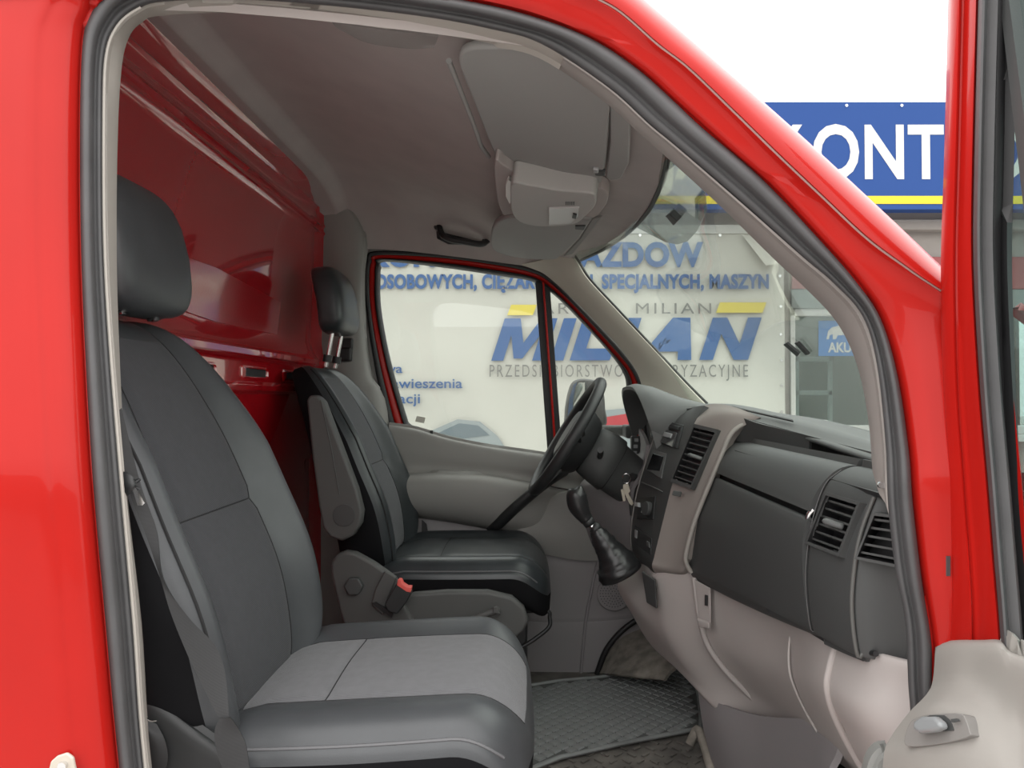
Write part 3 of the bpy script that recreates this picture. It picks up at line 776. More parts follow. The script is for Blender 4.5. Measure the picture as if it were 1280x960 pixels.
# far door mirror
MY = 1.06
ho = [(708, 520), (711, 496), (716, 480), (724, 474), (738, 474), (749, 478), (755, 490), (757, 510), (756, 534), (712, 538)]
rows = []
for sc_, dy in ((.90, 0), (1, .02), (1.02, .09), (1.0, .17), (.85, .20)):
    cx = sum(a for a, b in ho) / len(ho); cy = sum(b for a, b in ho) / len(ho)
    rows.append([P(cx + (u - cx) * sc_, cy + (v - cy) * sc_, MY) + Vector((0, dy, 0)) for u, v in ho])
rr = [smooth(r, 4, True) for r in rows]
V = [p for r in rr for p in r]; n = len(rr[0])
mi = mesh('door_mirror', V, grid_faces(len(rr), n, True) + [tuple(range(n)), tuple(range((len(rr) - 1) * n, len(rr) * n))], MIRP, dd)
mi['label'] = 'black door mirror'
prism('mirror_glass', [P(u, v, MY - .004) for u, v in [(716, 502), (719, 484), (724, 478), (731, 478), (731, 512), (717, 528)]], (0, .002, 0), MIRR, mi)
prism('mirror_edge', [P(u, v, MY - .004) for u, v in [(709, 524), (712, 497), (717, 481), (721, 478), (717, 497), (714, 527)]], (0, .002, 0), mat('blue_tint_edge', (.10, .16, .30), .3), mi)
prism('mirror_arm', [P(u, v, 1.0) for u, v in [(742, 532), (795, 532), (795, 546), (742, 544)]], (0, .06, 0), DGREY, mi, .01)
prism('mirror_bracket', [P(u, v, .905) for u, v in [(782, 532), (806, 532), (806, 550), (782, 548)]], (0, .12, 0), DGREY, mi, .008)

# ================================================================== SEATS
SHELLM = mat('shaded_black_shell', (.005, .005, .006), .8, spec=.15)  # black shell, deep shade beside the seat put into its colour
def seat(name, label, yc, B, T, cush, hr, matset, bdy=0.0, wscale=1.0):
    """B,T: (x,z) of front face foot and top of backrest; cush=(xr,xf,zr,zf); hr=(x,z) headrest centre"""
    Lm, Fb, Fc = matset
    root = thing(name, label, 'seat', C3((cush[0] + cush[1]) / 2, yc, CF))
    def loft(pos, wf, hf, hb, front, nt, M=36, e_pow=(10, 3.0)):
        rows_, tt = [], []
        for j in range(nt + 1):
            t = .5 - .5 * math.cos(math.pi * j / nt); t = .75 * t + .25 * j / nt; tt.append(t)
            e = max(0.0, 1 - abs(2 * t - 1) ** e_pow[0]) ** (1 / e_pow[1])
            w = wf(t) * (.35 + .65 * e) if 0 < j < nt else wf(t) * .30
            row = []
            for i in range(M + 1):
                th = -math.pi / 2 + math.pi * i / M; sn = math.sin(th)
                n = hf(t) * (max(.03, e) if 0 < j < nt else 0) * max(0, 1 - abs(sn) ** 5) ** (1 / 3.2)
                n += front(sn, t) * e
                row.append(pos(t, w * sn, n))
            for i in range(1, M):
                th = math.pi / 2 - math.pi * i / M; sn = math.sin(th)
                n = -hb(t) * (max(.03, e) if 0 < j < nt else 0) * max(0, 1 - abs(sn) ** 5) ** (1 / 3.2)
                row.append(pos(t, w * sn, n))
            rows_.append(row)
        return rows_, tt, M
    def split(rows_, tt, M, c0, c1, t0, t1, n1, n2, m1, m2, par):
        N = len(rows_[0]); Fa, Fi, Fs = [], [], []
        V_ = [p for r in rows_ for p in r]
        for j in range(len(rows_) - 1):
            for i in range(N):
                f = (j * N + i, j * N + (i + 1) % N, (j + 1) * N + (i + 1) % N, (j + 1) * N + i)
                (Fi if (c0 <= i < c1 and t0 <= tt[j] and tt[j + 1] <= t1) else (Fs if i >= M or i < (3 if n1 == 'backrest' else 1) else Fa)).append(f)
        Fa.append(tuple(range(N))); Fa.append(tuple((len(rows_) - 1) * N + i for i in range(N)))
        def sub(nm, F_, m, pr, ss=True):
            used_ = sorted({i for f in F_ for i in f}); mp = {a: k for k, a in enumerate(used_)}
            o_ = mesh(nm, [V_[i] for i in used_], [tuple(mp[i] for i in f) for f in F_], m, pr)
            return o_
        a_ = sub(n1, Fa, m1, par); b_ = sub(n2, Fi, m2, a_); sub('back_shell' if n1 == 'backrest' else 'base_shell', Fs, SHELLM, par)
        return a_, b_
    # --- backrest
    b = Vector((B[0], B[1])); tp = Vector((T[0], T[1])); L = (tp - b).length; a = (tp - b).normalized(); nn = Vector((a.y, -a.x))
    def posb(t, s, n):
        cu = -.05 * (2 * t - 1) ** 2 * (1 if t > .5 else .45) + .012 * math.exp(-((t - .28) / .16) ** 2)
        q = b + a * (L * t) + nn * (n - .055 + cu)
        return C3(q.x, yc + bdy + s, q.y)
    wb_ = lambda t: wscale * (.252 + .018 * math.sin(math.pi * min(1, t / .75)) - .075 * max(0, (t - .62) / .38) ** 1.8)
    def fb(sn, t):
        k = abs(sn)
        v = .048 * math.exp(-((k - .87) / .18) ** 2) * (1 - .6 * max(0, (t - .6) / .4))
        v -= .005 * math.exp(-((k - .56) / .04) ** 2)
        if k < .56: v -= .006 * math.exp(-((t - .47) / .012) ** 2)
        v -= .004 * math.exp(-((k - .905) / .018) ** 2)
        return v
    rb, tt, M = loft(posb, wb_, lambda t: .055, lambda t: .085 - .075 * max(0, (t - .45) / .55), fb, 44, 44)
    thk = lambda k: -math.pi / 2 + math.pi * k / 44
    c0 = min(range(45), key=lambda i: abs(math.sin(thk(i)) + .56)); c1 = 44 - c0
    back, ins = split(rb, tt, M, c0, c1, .05, .93, 'backrest', 'fabric_insert', Lm, Fb, root)
    for c in (c0, c1):
        tube('seam', [rb[j][c] + Vector((.0005, 0, 0)) for j in range(5, 40)], .0012, STITCH, back, 5)
    jm = min(range(len(tt)), key=lambda j: abs(tt[j] - .47))
    tube('seam', [rb[jm][c] for c in range(c0, c1 + 1)], .0014, STITCH, back, 5)
    ce = min(range(45), key=lambda i: abs(math.sin(thk(i)) + .905))
    tube('piping', [rb[j][ce] + Vector((.001, -.001, 0)) for j in range(4, 41)], .0022, STITCH, back, 6)
    tube('piping', [rb[j][44 - ce] + Vector((.001, .001, 0)) for j in range(4, 41)], .0022, STITCH, back, 6)
    # --- cushion
    xr, xf, zr, zf = cush
    Lc = xf - xr
    def posc(t, s, n):
        x = xr + Lc * t - .025 * (abs(s) / .26) ** 3 * max(0, (t - .5) * 2)
        z = zr + (zf - zr) * t - .06 * max(0, (t - .80) / .20) ** 2 - .02 * max(0, (.2 - t) / .2) + n - .06
        return C3(x, yc + s, z)
    wc_ = lambda t: wscale * (.255 + .012 * math.sin(math.pi * t))
    def fc(sn, t):
        k = abs(sn)
        v = .019 * math.exp(-((k - .82) / .19) ** 2) - .004 * math.exp(-((k - .54) / .035) ** 2)
        if k < .54: v -= .006 * math.exp(-((t - .38) / .014) ** 2)
        v += .010 * math.exp(-((k) / .5) ** 2) * math.sin(math.pi * t)
        v -= .005 * math.exp(-((k - .955) / .018) ** 2)
        return v
    rc, tt, M = loft(posc, wc_, lambda t: .062, lambda t: .075, fc, 44, 44, (16, 3.0))
    c0 = min(range(45), key=lambda i: abs(math.sin(thk(i)) + .54)); c1 = 44 - c0
    cus, ins = split(rc, tt, M, c0, c1, .04, .975, 'cushion', 'fabric_insert', Lm, Fc, root)
    for c in (c0, c1):
        tube('seam', [rc[j][c] for j in range(5, 42)], .0012, STITCH, cus, 5)
    jm = min(range(len(tt)), key=lambda j: abs(tt[j] - .38))
    tube('seam', [rc[jm][c] for c in range(c0, c1 + 1)], .0012, STITCH, cus, 5)
    ce = min(range(45), key=lambda i: abs(math.sin(thk(i)) + .955))
    tube('piping', [rc[j][ce] for j in range(6, 40)], .0028, PIPING, cus, 6)
    # --- headrest
    hx, hz, hw, hh, ht = hr; an = R(10)
    rows_ = []
    for j in range(19):
        p = -math.pi / 2 + math.pi * j / 18
        sz = math.copysign(abs(math.sin(p)) ** .45, math.sin(p)); rad = max(.02, abs(math.cos(p))) ** .42 if 0 < j < 18 else .0
        row = []
        for i in range(40):
            q = 2 * math.pi * i / 40
            cx_ = math.copysign(abs(math.cos(q)) ** .5, math.cos(q)); sy_ = math.copysign(abs(math.sin(q)) ** .45, math.sin(q))
            lx = cx_ * ht * max(rad, .0) - .012 * (1 - (sy_ ** 2)) * (cx_ > 0) * 0; lz = sz * hh
            ly = sy_ * hw * rad * (1 - .10 * (sz > 0) * sz ** 2)
            row.append(C3(hx + lx * math.cos(an) - lz * math.sin(an) * 1.0 + .015 * (1 - sz * sz), yc + ly, hz + lz * math.cos(an) + lx * math.sin(an) * .3))
        rows_.append(row)
    V_ = [p for r in rows_ for p in r]
    hd = mesh('headrest', V_, grid_faces(19, 40, True), Lm, root)
    btop = b + a * L
    for s in (-.055, .055):
        p1 = C3(hx + .015, yc + s, hz - hh * .8); p0 = C3(btop.x - .02, yc + s, btop.y - .03)
        tube('headrest_post', [p0, p1], .0065, CHROME, root, 10)
        tube('post_guide', [p0.lerp(p1, .12), p0.lerp(p1, .30)], .014, BLKP, root, 12)
    # pedestal
    box('seat_box', C3((xr + xf) / 2 + .0, yc, (CF + zr - .16) / 2), (Lc * .72, .42, abs(CF - (zr - .16))), BLKP, root, .01)
    return root, rb, rc

ps, prb, prc = seat('passenger_seat', 'grey and black passenger seat nearest the open doorway', -.53, (-.405, -.50), (-.658, .165), (-.50, .005, -.475, -.445), (-.70, .255, .130, .118, .05), (LEATH, FAB, FABC), bdy=-.032)
ds, drb, drc = seat('driver_seat', 'black driver seat behind the steering wheel with folded armrest', .53, (-.385, -.50), (-.612, .12), (-.46, .06, -.475, -.47), (-.625, .295, .130, .105, .045), (LEATH2, FAB2, LEATH2))
# passenger seat: moulded side valance, loose cover flap
def prow(L): return [P(u, v, Y) for u, v, Y in L]
patch('side_valance', [prow(r) for r in (
    [(168, 868, -.80), (200, 878, -.80), (240, 905, -.80), (285, 938, -.80), (330, 985, -.80), (640, 1000, -.80)],
    [(168, 876, -.825), (200, 888, -.825), (238, 915, -.825), (283, 948, -.825), (330, 995, -.825), (640, 1005, -.825)],
    [(168, 960, -.82), (200, 960, -.82), (235, 975, -.82), (280, 990, -.82), (330, 1020, -.82), (640, 1030, -.82)],
    [(168, 1150, -.80), (200, 1150, -.80), (235, 1150, -.80), (280, 1150, -.80), (330, 1150, -.80), (640, 1150, -.80)])], BLKP, ps, 4, 4, .008, (0, 1, 0))
patch('torn_cover', [prow(r) for r in ([(168, 885, -.828), (180, 898, -.832), (196, 905, -.828)], [(168, 905, -.834), (184, 915, -.838), (206, 925, -.83)], [(168, 935, -.83), (188, 940, -.836), (210, 948, -.83)], [(168, 970, -.83), (190, 972, -.832), (204, 975, -.83)])], BLKRUB, ps, 4, 4, .002, (0, 1, 0))
tube('cover_wire', smooth(prow([(174, 884, -.84), (180, 895, -.842), (188, 901, -.842), (196, 901, -.842)]), 4), .0012, CHROME, ps, 6)
# lower back of the seat in black
# seat belt on the passenger side
blt = thing('seat_belt', 'twisted black seat belt running down beside the nearest seat', 'seat belt', P(280, 940, -.83))
EA = [(140, 520), (152, 570), (164, 622), (182, 668), (200, 722), (214, 768), (236, 822), (258, 868), (276, 902)]
EB = [(152, 510), (164, 560), (178, 612), (196, 664), (204, 724), (236, 772), (268, 806), (281, 840), (287, 900)]
rows = [[P(u, v, y) for (u, v), y in zip(L, ys_)] for L, ys_ in ((EA, [-0.857] * 4 + [-0.862] * 5), (EB, [-0.847, -0.847, -0.847, -0.852, -0.864, -0.847, -0.837, -0.842, -0.860]))]
patch('webbing', rows, BELT, blt, 5, 6, .0015, (0, 1, 0))
rows = [[P(u, v, y) for u, v, y in r] for r in ([(274, 898, -0.864), (268, 915, -0.867), (271, 940, -0.867), (285, 980, -0.864)], [(288, 897, -0.864), (300, 915, -0.857), (308, 935, -0.857), (315, 985, -0.862)])]
patch('webbing', rows, BELT, blt, 5, 6, .002, (0, 1, 0))
patch('belt_guide', [prow(r) for r in ([(146, 586, -0.862), (156, 590, -0.867), (166, 596, -0.867), (170, 602, -0.862)], [(148, 604, -0.867), (156, 606, -0.872), (166, 608, -0.872), (171, 606, -0.867)], [(152, 620, -0.862), (158, 620, -0.867), (164, 616, -0.867), (168, 610, -0.862)])], BLKP, blt, 3, 3, .006, (0, 1, 0))
prism('belt_tongue', prow([(165, 610, -0.868), (169, 609, -0.868), (181, 629, -0.868), (178, 632, -0.868), (172, 632, -0.868)]), (0, .002, 0), CHROME, blt)
# passenger buckle between the seats
pb = thing('seat_buckle', 'small chrome and black buckle behind the nearest cushion', 'buckle', P(400, 805, -.25))
prism('buckle_body', prow([(383, 806, -.25), (388, 795, -.25), (398, 803, -.25), (396, 815, -.25)]), (0, .02, 0), BLKP, pb, .003)
prism('buckle_plate', prow([(388, 797, -.255), (392, 795, -.255), (400, 804, -.255), (397, 808, -.255)]), (0, .004, 0), SILV, pb, .001)
tube('buckle_cap', prow([(411, 797, -.22), (421, 789, -.22)]), .006, WHITEP, pb, 10)

# driver seat extras
AY = .245
arm = prism('armrest', [P(u, v, AY) for u, v in [(389, 500), (393, 494), (402, 494), (410, 502), (430, 555), (450, 608), (457, 636), (455, 652), (446, 666), (432, 673), (418, 668), (409, 656), (404, 630), (396, 570)]], (0, -.045, 0), SEATP, ds, .010, 3)
arm['label'] = 'folded-up armrest'
disc('armrest_cap', P(430, 644, AY - .045), (0, -1, 0), .030, .003, DGREY, arm, 28, .001)
tube('armrest_seam', prow([(401, 500, AY - .0455), (414, 560, AY - .0455), (424, 618, AY - .0455)]), .0016, DGREY, arm, 6)
SYD = .225
hc = prism('hinge_cover', [P(u, v, SYD) for u, v in [(417, 712), (417, 700), (424, 690), (436, 686), (448, 688), (470, 700), (498, 720), (505, 745), (530, 790), (530, 860), (455, 860), (440, 800), (428, 760)]], (0, -.035, 0), SEATP, ds, .010, 3)
prism('hinge_step', [P(u, v, SYD - .035) for u, v in [(482, 712), (497, 721), (486, 745), (480, 768), (465, 755), (470, 735)]], (0, -.012, 0), SEATP, hc, .004)
kn = P(444, 731, SYD - .03)
disc('adjuster_knob', kn, (0, -1, 0), .026, .022, DGREY, ds, 6, .004)
prism('side_cover', [P(u, v, SYD + .01) for u, v in [(505, 742), (520, 738), (560, 735), (610, 735), (640, 742), (655, 755), (661, 772), (655, 784), (640, 797), (560, 800), (500, 800)]], (0, -.035, 0), SEATP, ds, .010, 3)
lev = tube('recline_lever', prow([(560, 780, SYD - .035), (590, 774, SYD - .045), (618, 764, SYD - .05), (625, 762, SYD - .05)]), [.006, .008, .009, .007], SEATP, ds, 10)
prism('lever_tip', prow([(617, 758, SYD - .05), (622, 757, SYD - .05), (626, 766, SYD - .05), (616, 765, SYD - .05)]), (0, -.012, 0), SEATP, lev, .002)
tube('slide_bar', smooth(prow([(655, 764, .36), (684, 764, .36), (687, 772, .36), (686, 784, .34), (668, 799, .32), (650, 810, .31)]), 5), .006, BLKRUB, ds, 8)
db = thing('seat_buckle', 'black seat belt buckle with a bright red button beside the driver seat', 'buckle', P(500, 765, .17))
ax = (P(510, 733, .17) - P(495, 762, .17)).normalized()
prism('buckle_body', prow([(483, 752, .175), (498, 726, .175), (517, 737, .175), (510, 750, .175), (499, 764, .175), (488, 761, .175)]), (0, -.028, 0), BLKP, db, .004)
prism('release_button', prow([(499, 722, .17), (503, 722, .17), (505, 727, .17), (511, 731, .17), (516, 731, .17), (515, 738, .17), (510, 737, .17), (498, 729, .17)]), (0, -.024, 0), REDBTN, db, .002)
prism('buckle_slot', prow([(465, 754, .176), (470, 752, .176), (492, 766, .176), (490, 772, .176)]), (0, -.004, 0), BLKRUB, db)
# driver buckle & anchor on far side
db2 = thing('seat_belt_anchor', 'dark seat belt anchor with chrome links by the far door', 'seat belt', P(530, 690, .70))
prism('webbing', prow([(527, 650, .74), (533, 655, .74), (538, 684, .74), (527, 690, .74)]), (0, .004, 0), BELT, db2)
tube('link', smooth(prow([(519, 681, .70), (521, 678, .70), (525, 679, .70), (526, 684, .70)]), 3), .003, CHROME, db2, 6)
tube('link', smooth(prow([(529, 679, .70), (533, 676, .70), (537, 678, .70)]), 3), .003, CHROME, db2, 6)
bg_ = thing('belt_height_guide', 'black belt guide on the far pillar beside the driver headrest', 'seat belt', P(430, 445, .78))
box('guide_body', P(431, 443, .775), (.05, .03, .05), BLKRUB, bg_, .008)
box('guide_slider', P(434, 430, .775), (.04, .02, .04), BLKP, bg_, .006)

# ================================================================== DASHBOARD
da = thing('dashboard', 'grey two-tone dashboard curving across the cab', 'dashboard', C3(.6, 0, -.5))
def sect(y, L): return [C3(x, y, z) for x, z in L]
def lerpL(A, B, f): return [(a[0] * (1 - f) + b[0] * f, a[1] * (1 - f) + b[1] * f) for a, b in zip(A, B)]
# dash top: from windscreen base back to the tray lip / glove lid
rows = [
    [C3(.80, .86, -.055), C3(.66, .86, -.035), C3(.50, .86, -.035), C3(.40, .86, -.06)],
    [C3(.85, .50, -.065), C3(.68, .50, -.042), C3(.50, .50, -.025), C3(.40, .50, -.05)],
    [C3(.87, .20, -.085), C3(.70, .20, -.055), C3(.54, .20, -.022), C3(.47, .20, -.030)],
    [C3(.87, .02, -.10), C3(.72, .02, -.075), C3(.58, .02, -.040), C3(.525, .02, -.056)],
    [C3(.86, -.20, -.125), C3(.74, -.20, -.105), C3(.63, -.20, -.068), C3(.588, -.20, -.084)],
    [C3(.83, -.45, -.14), C3(.72, -.45, -.125), C3(.64, -.45, -.090), C3(.60, -.45, -.098)],
    [C3(.76, -.70, -.15), C3(.69, -.70, -.135), C3(.63, -.70, -.104), C3(.595, -.70, -.104)],
    [C3(.72, -.84, -.155), C3(.68, -.84, -.14), C3(.63, -.84, -.11), C3(.60, -.84, -.11)]]
dtop = patch('dash_top', rows, DTOP, da, 4, 4, .012, (0, 0, -1))
# defroster grille
for k in range(10):
    f = (k + .5) / 10
    cu_, cv_ = 922 + 66 * f, 513.5 + 15 * f
    q_ = [surf(dtop, cu_ + a_, cv_ + b_, .007) for a_, b_ in ((-9, -2.2), (7, 1.6), (9, 3.0), (-7, -.6))]
    prism('defroster_slat', q_, (0, 0, .003), BLKRUB, da)
# open tray above the glove box
rows = [[C3(.612, y, z), C3(.590, y, z - .006), C3(.592, y, z - .016), C3(.63, y, z - .022)] for y, z in ((-.08, -.076), (-.2, -.081), (-.45, -.098), (-.7, -.112), (-.86, -.118))]
patch('tray_lip', rows, DTOP, da, 3, 3, .006, (1, 0, 0))
prism('tray_back', [C3(.64, -.06, -.075), C3(.64, -.86, -.12), C3(.64, -.86, -.16), C3(.63, -.06, -.16)], (.01, 0, 0), BLKRUB, da)
prism('tray_floor', [C3(.48, -.03, -.128), C3(.64, -.03, -.128), C3(.64, -.86, -.135), C3(.48, -.86, -.135)], (0, 0, -.006), BLKRUB, da)
# face left of the tray, between taupe column and tray (slopes back)
rows = [[C3(.50, .05, -.045), C3(.528, -.02, -.062), C3(.560, -.10, -.074), C3(.592, -.2, -.086)], [C3(.50, .05, -.11), C3(.535, -.02, -.115), C3(.56, -.10, -.118), C3(.59, -.2, -.12)]]
patch('tray_side', rows, DGREY, da, 3, 4, .006, (1, 0, 0))
# glove box: upper lid, lower door
yy = [.33, .15, .035, -.05, -.20, -.40, -.585]
def gx(y): return 0.0 if y > -.5 else 0
lid = [[C3(.56, y, -.122), C3(.525, y, -.112), C3(.495, y, -.118), C3(.470, y, -.140), C3(.455, y, -.165), C3(.448, y, -.186)] for y in yy]
patch('glovebox_lid', lid, DGREY, da, 4, 4, .012, (1, 0, 0))
def bz(y):                                   # lower edge of the black face
    return -.448 + .10 * max(0, (.04 - min(y, .04)) / .9) ** 1.5
def low(y):
    f = min(1, max(0, (.04 - y) / .62)); b_ = bz(min(y, .04)); f = f ** .8
    zm = (b_ - .30) / 2 - .03
    p0 = (.450, .444, .430, .405, .388, .386, .398, .43); p1 = (.452, .444, .437, .438, .448, .462, .475, .50)
    return [C3(a_ * (1 - f) + c_ * f, y, z) for a_, c_, z in zip(p0, p1, (-.197, -.203, -.24, -.30, zm, b_ + .02, b_, b_ - .012))]
patch('glovebox_door', [low(y) for y in yy], DGREY, da, 4, 4, .012, (1, 0, 0))
prism('glovebox_gap', [C3(.465, .33, -.18), C3(.465, -.585, -.18), C3(.465, -.585, -.21), C3(.465, .33, -.21)], (.004, 0, 0), BLKRUB, da)
# outer face with round-over and the end cap by the door
def outer(y, dx=0.0):
    b_ = bz(y)
    return [C3(.57 + dx, y, -.125), C3(.53 + dx, y, -.113), C3(.50 + dx, y, -.119), C3(.474 + dx, y, -.142), C3(.456 + dx, y, -.19), C3(.446 + dx, y, -.24), C3(.442 + dx, y, -.30), C3(.450 + dx, y, (b_ - .30) / 2 - .03), C3(.464 + dx, y, b_ + .02), C3(.477 + dx, y, b_), C3(.505 + dx, y, b_ - .012)]
oface = patch('outer_face', [outer(y, d_) for y, d_ in ((-.589, .002), (-.60, 0), (-.64, 0), (-.69, .002), (-.735, .006))], DGREY, da, 9, 9, .012, (1, 0, 0))
eface = patch('end_face', [outer(y, d_) for y, d_ in ((-.735, .006), (-.745, .012), (-.757, .030), (-.775, .075), (-.81, .16))], DGREY, da, 9, 9, .012, (1, 0, 0))
def proj(p):
    c = CROT.inverted() @ (Vector(p) - CAM); return Vector((640 + FPX * c.x / -c.z, 480 - FPX * c.y / -c.z, 0))
def cut(o, quad, f=.94):              # opening in a panel behind a vent
    pl = [proj(p) for p in quad]; c = sum(pl, Vector()) / 4; pl = [c + (p - c) * f for p in pl]
    bm = bmesh.new(); bm.from_mesh(o.data); kill = []
    for fc in bm.faces:
        a = proj(fc.calc_center_median()); ins_ = False
        for i in range(4):
            p_, r_ = pl[i], pl[i - 1]
            if (p_.y > a.y) != (r_.y > a.y) and a.x < (r_.x - p_.x) * (a.y - p_.y) / (r_.y - p_.y) + p_.x: ins_ = not ins_
        if ins_: kill.append(fc)
    bmesh.ops.delete(bm, geom=kill, context='FACES'); bm.to_mesh(o.data); bm.free()
# crease ridge, in a lighter grey than the face
tube('face_ridge', [p + Vector((-.001, -.002, 0)) for p in smooth(outer(-.741, .007)[3:10], 5)], .003, mat('lighter_edge_plastic', (.10, .10, .095), .5), da, 8)
tube('panel_gap', [p + Vector((-.001, 0, 0)) for p in smooth(outer(-.587, .0)[2:10], 5)], .0009, mat('gap_highlight', (.10, .10, .10), .5), da, 6)
# outer air vent (slats, frame, thumb tab)
def vent(name, q, nslat, par, nrm, label=None, tab=True, vertical=False, fm=DGREY, depth=.03):
    """q = 4 corners TL,TR,BR,BL; nrm points out to the cab"""
    q = [Vector(p) for p in q]; n = Vector(nrm).normalized()
    frm = []
    c = sum(q, Vector()) / 4
    inn = [c + (p - c) * .91 for p in q]; q = [c + (p - c) * 1.03 for p in q]
    L = [[p - n * .012 for p in q], [p + n * .004 for p in q], [p + n * .004 for p in inn], [p - n * depth for p in inn]]
    V = [p for l in L[:3] for p in l]
    ob = mesh(name, V, grid_faces(3, 4, True), fm, par, False)
    mesh('vent_well', L[2] + L[3], grid_faces(2, 4, True), BLKRUB, ob, False)
    if label: ob['label'] = label
    prism('vent_back', [p - n * depth for p in inn], -n * .002, BLKRUB, ob)
    for k in range(nslat):
        f = (k + .5) / nslat
        if vertical: a_, b_ = inn[0].lerp(inn[1], f), inn[3].lerp(inn[2], f); d_ = (inn[1] - inn[0]).normalized()
        else: a_, b_ = inn[0].lerp(inn[3], f), inn[1].lerp(inn[2], f); d_ = (inn[3] - inn[0]).normalized()
        h = d_ * .0016; dn = n * depth * .6 - d_ * .004
        V, F = prism_vf([a_ - h - n * .002, b_ - h - n * .002, b_ + h - n * .002, a_ + h - n * .002], -dn)
        mesh('slat', V, F, fm, ob, False)
    if tab:
        m_ = inn[0].lerp(inn[2], .5)
        V, F = tube_vf(smooth([m_ - n * .006 + (inn[0] - inn[1]).normalized() * .016, m_ + n * .012, m_ + n * .010 + (inn[1] - inn[0]).normalized() * .012, m_ - n * .004 + (inn[1] - inn[0]).normalized() * .026], 4), .0062, 8, .8)
        mesh('vent_tab', V, F, DTOP, ob)
    return ob
def xf(y, z):                                 # x of the black face at height z
    pts = outer(y)
    for a_, b_ in zip(pts[3:], pts[4:]):
        if a_.z >= z + CAM.z >= b_.z: return a_.x + (b_.x - a_.x) * (a_.z - z - CAM.z) / (a_.z - b_.z)
    return .45
def on_face(u, v):                            # point of the straight dash face at a pixel
    p = PX(u, v, .455)
    for _ in range(6): p = PX(u, v, xf(p.y, p.z - CAM.z))
    return p
q = [on_face(1036, 617), on_face(1079, 630), on_face(1053, 696), on_face(1011, 680)]
nv = (q[1] - q[0]).cross(q[3] - q[0]).normalized()
if nv.x > 0: nv = -nv
cut(oface, q)
ov = vent('outer_vent', [p + nv * .002 for p in q], 6, da, nv, 'square dash vent with thumb tab', fm=DGREY, depth=.03)
# thumb wheel left of the vent
w_ = on_face(1017, 645)
tube('vent_wheel', smooth([on_face(1019, 637) + nv * .002, on_face(1015, 645) + nv * .005, on_face(1011, 656) + nv * .002], 4), .005, CHROME, da, 8)
# side window vent on the end face
q2 = [P(1096, 641, -.765), P(1128, 645, -.79), P(1128, 708, -.79), P(1073, 697, -.748)]
nv2 = (q2[1] - q2[0]).cross(q2[3] - q2[0]).normalized()
if nv2.y > 0: nv2 = -nv2
cut(eface, q2)
vent('side_vent', [p + nv2 * .006 for p in q2], 5, da, nv2, 'side window vent beside the door seal', tab=False)

# taupe centre column
TA = [(848, 508), (878, 506), (912, 516), (944, 524)]
def trow(L): return [P(u, v, Y) for u, v, Y in L]
rows = [trow(r) for r in (
    [(882, 506, .16), (900, 505, .10), (925, 511, .04), (950, 522, -.01)],
    [(868, 529, .115), (888, 520, .085), (915, 520, .035), (942, 526, .0)],
    [(860, 550, .115), (882, 542, .08), (904, 541, .040), (918, 541, .02)],
    [(851, 575, .115), (872, 571, .08), (890, 570, .045), (903, 568, .025)],
    [(841, 603, .115), (862, 604, .08), (880, 604, .045), (889, 600, .025)],
    [(829, 650, .115), (848, 652, .08), (862, 653, .045), (869, 650, .025)],
    [(818, 695, .115), (836, 699, .08), (850, 700, .045), (857, 692, .025)],
    [(815, 708, .115), (834, 713, .08), (850, 714, .045), (858, 706, .025)],
    [(820, 718, .13), (838, 719, .10), (855, 719, .06), (864, 716, .04)])]
ccol = patch('centre_column', rows, TAUPE, da, 9, 9, .02, (1, .3, 0))
# pale edge strip
EDG = [(944, 525), (925, 533), (912, 545), (903, 566), (889, 600), (869, 650), (858, 690), (858, 704), (864, 716)]
tube('column_edge', smooth([P(u, v, .018) for u, v in EDG], 5), .006, mat('taupe_edge', (.28, .26, .24), .5), da, 8)
q3 = [P(870, 532, .108), P(899, 539, .045), P(866, 611, .052), P(841, 602, .112)]
nv3 = (q3[1] - q3[0]).cross(q3[3] - q3[0]).normalized()
if nv3.y > 0: nv3 = -nv3
cut(ccol, q3)
vent('centre_vent', [p + nv3 * .005 for p in q3], 9, da, nv3, 'tall slatted centre vent', tab=True, fm=DGREY, depth=.022)
prism('column_button', [P(u, v, .075) + nv3 * .006 for u, v in [(845, 614), (855, 616), (853, 622), (843, 620)]], nv3 * .005, DGREY, da, .002)
# dark centre stack
SL = [(858, 509), (834, 522), (822, 540), (813, 562), (800, 603), (792, 640), (789, 672), (793, 697), (812, 719)]
SR = [(880, 507), (867, 530), (860, 550), (851, 575), (841, 603), (829, 650), (818, 695), (816, 708), (822, 720)]
rows = [[P(a[0], a[1], .42), P(a[0] * .97 + b[0] * .03, a[1] * .97 + b[1] * .03, .40), P((a[0] * .62 + b[0] * .38), (a[1] * .62 + b[1] * .38) , .30), P(a[0] * .3 + b[0] * .7, a[1] * .3 + b[1] * .7, .20), P(b[0], b[1], .125)] for a, b in zip(SL, SR)]
stack = patch('centre_stack', rows, DGREY, da, 4, 4, .02, (1, .2, 0))
def stk_pt(s, t):                            # s across (0 far .. 1 near), t down 0..1, on the stack face
    n_ = len(rows) - 1; f = t * n_; i = min(int(f), n_ - 1); f -= i
    m_ = len(rows[0]) - 1; g_ = s * m_; j = min(int(g_), m_ - 1); g_ -= j
    return rows[i][j].lerp(rows[i][j + 1], g_).lerp(rows[i + 1][j].lerp(rows[i + 1][j + 1], g_), f)
def stk(u, v):                               # nearest stack point to a pixel
    best = None
    for i in range(41):
        for j in range(61):
            p = stk_pt(i / 40, j / 60); c = CROT.inverted() @ (p - CAM)
            uu, vv = 640 + FPX * c.x / -c.z, 480 - FPX * c.y / -c.z
            d_ = (uu - u) ** 2 + (vv - v) ** 2
            if best is None or d_ < best[0]: best = (d_, p)
    return best[1]
SN = Vector((-.93, -.30, .20)).normalized()
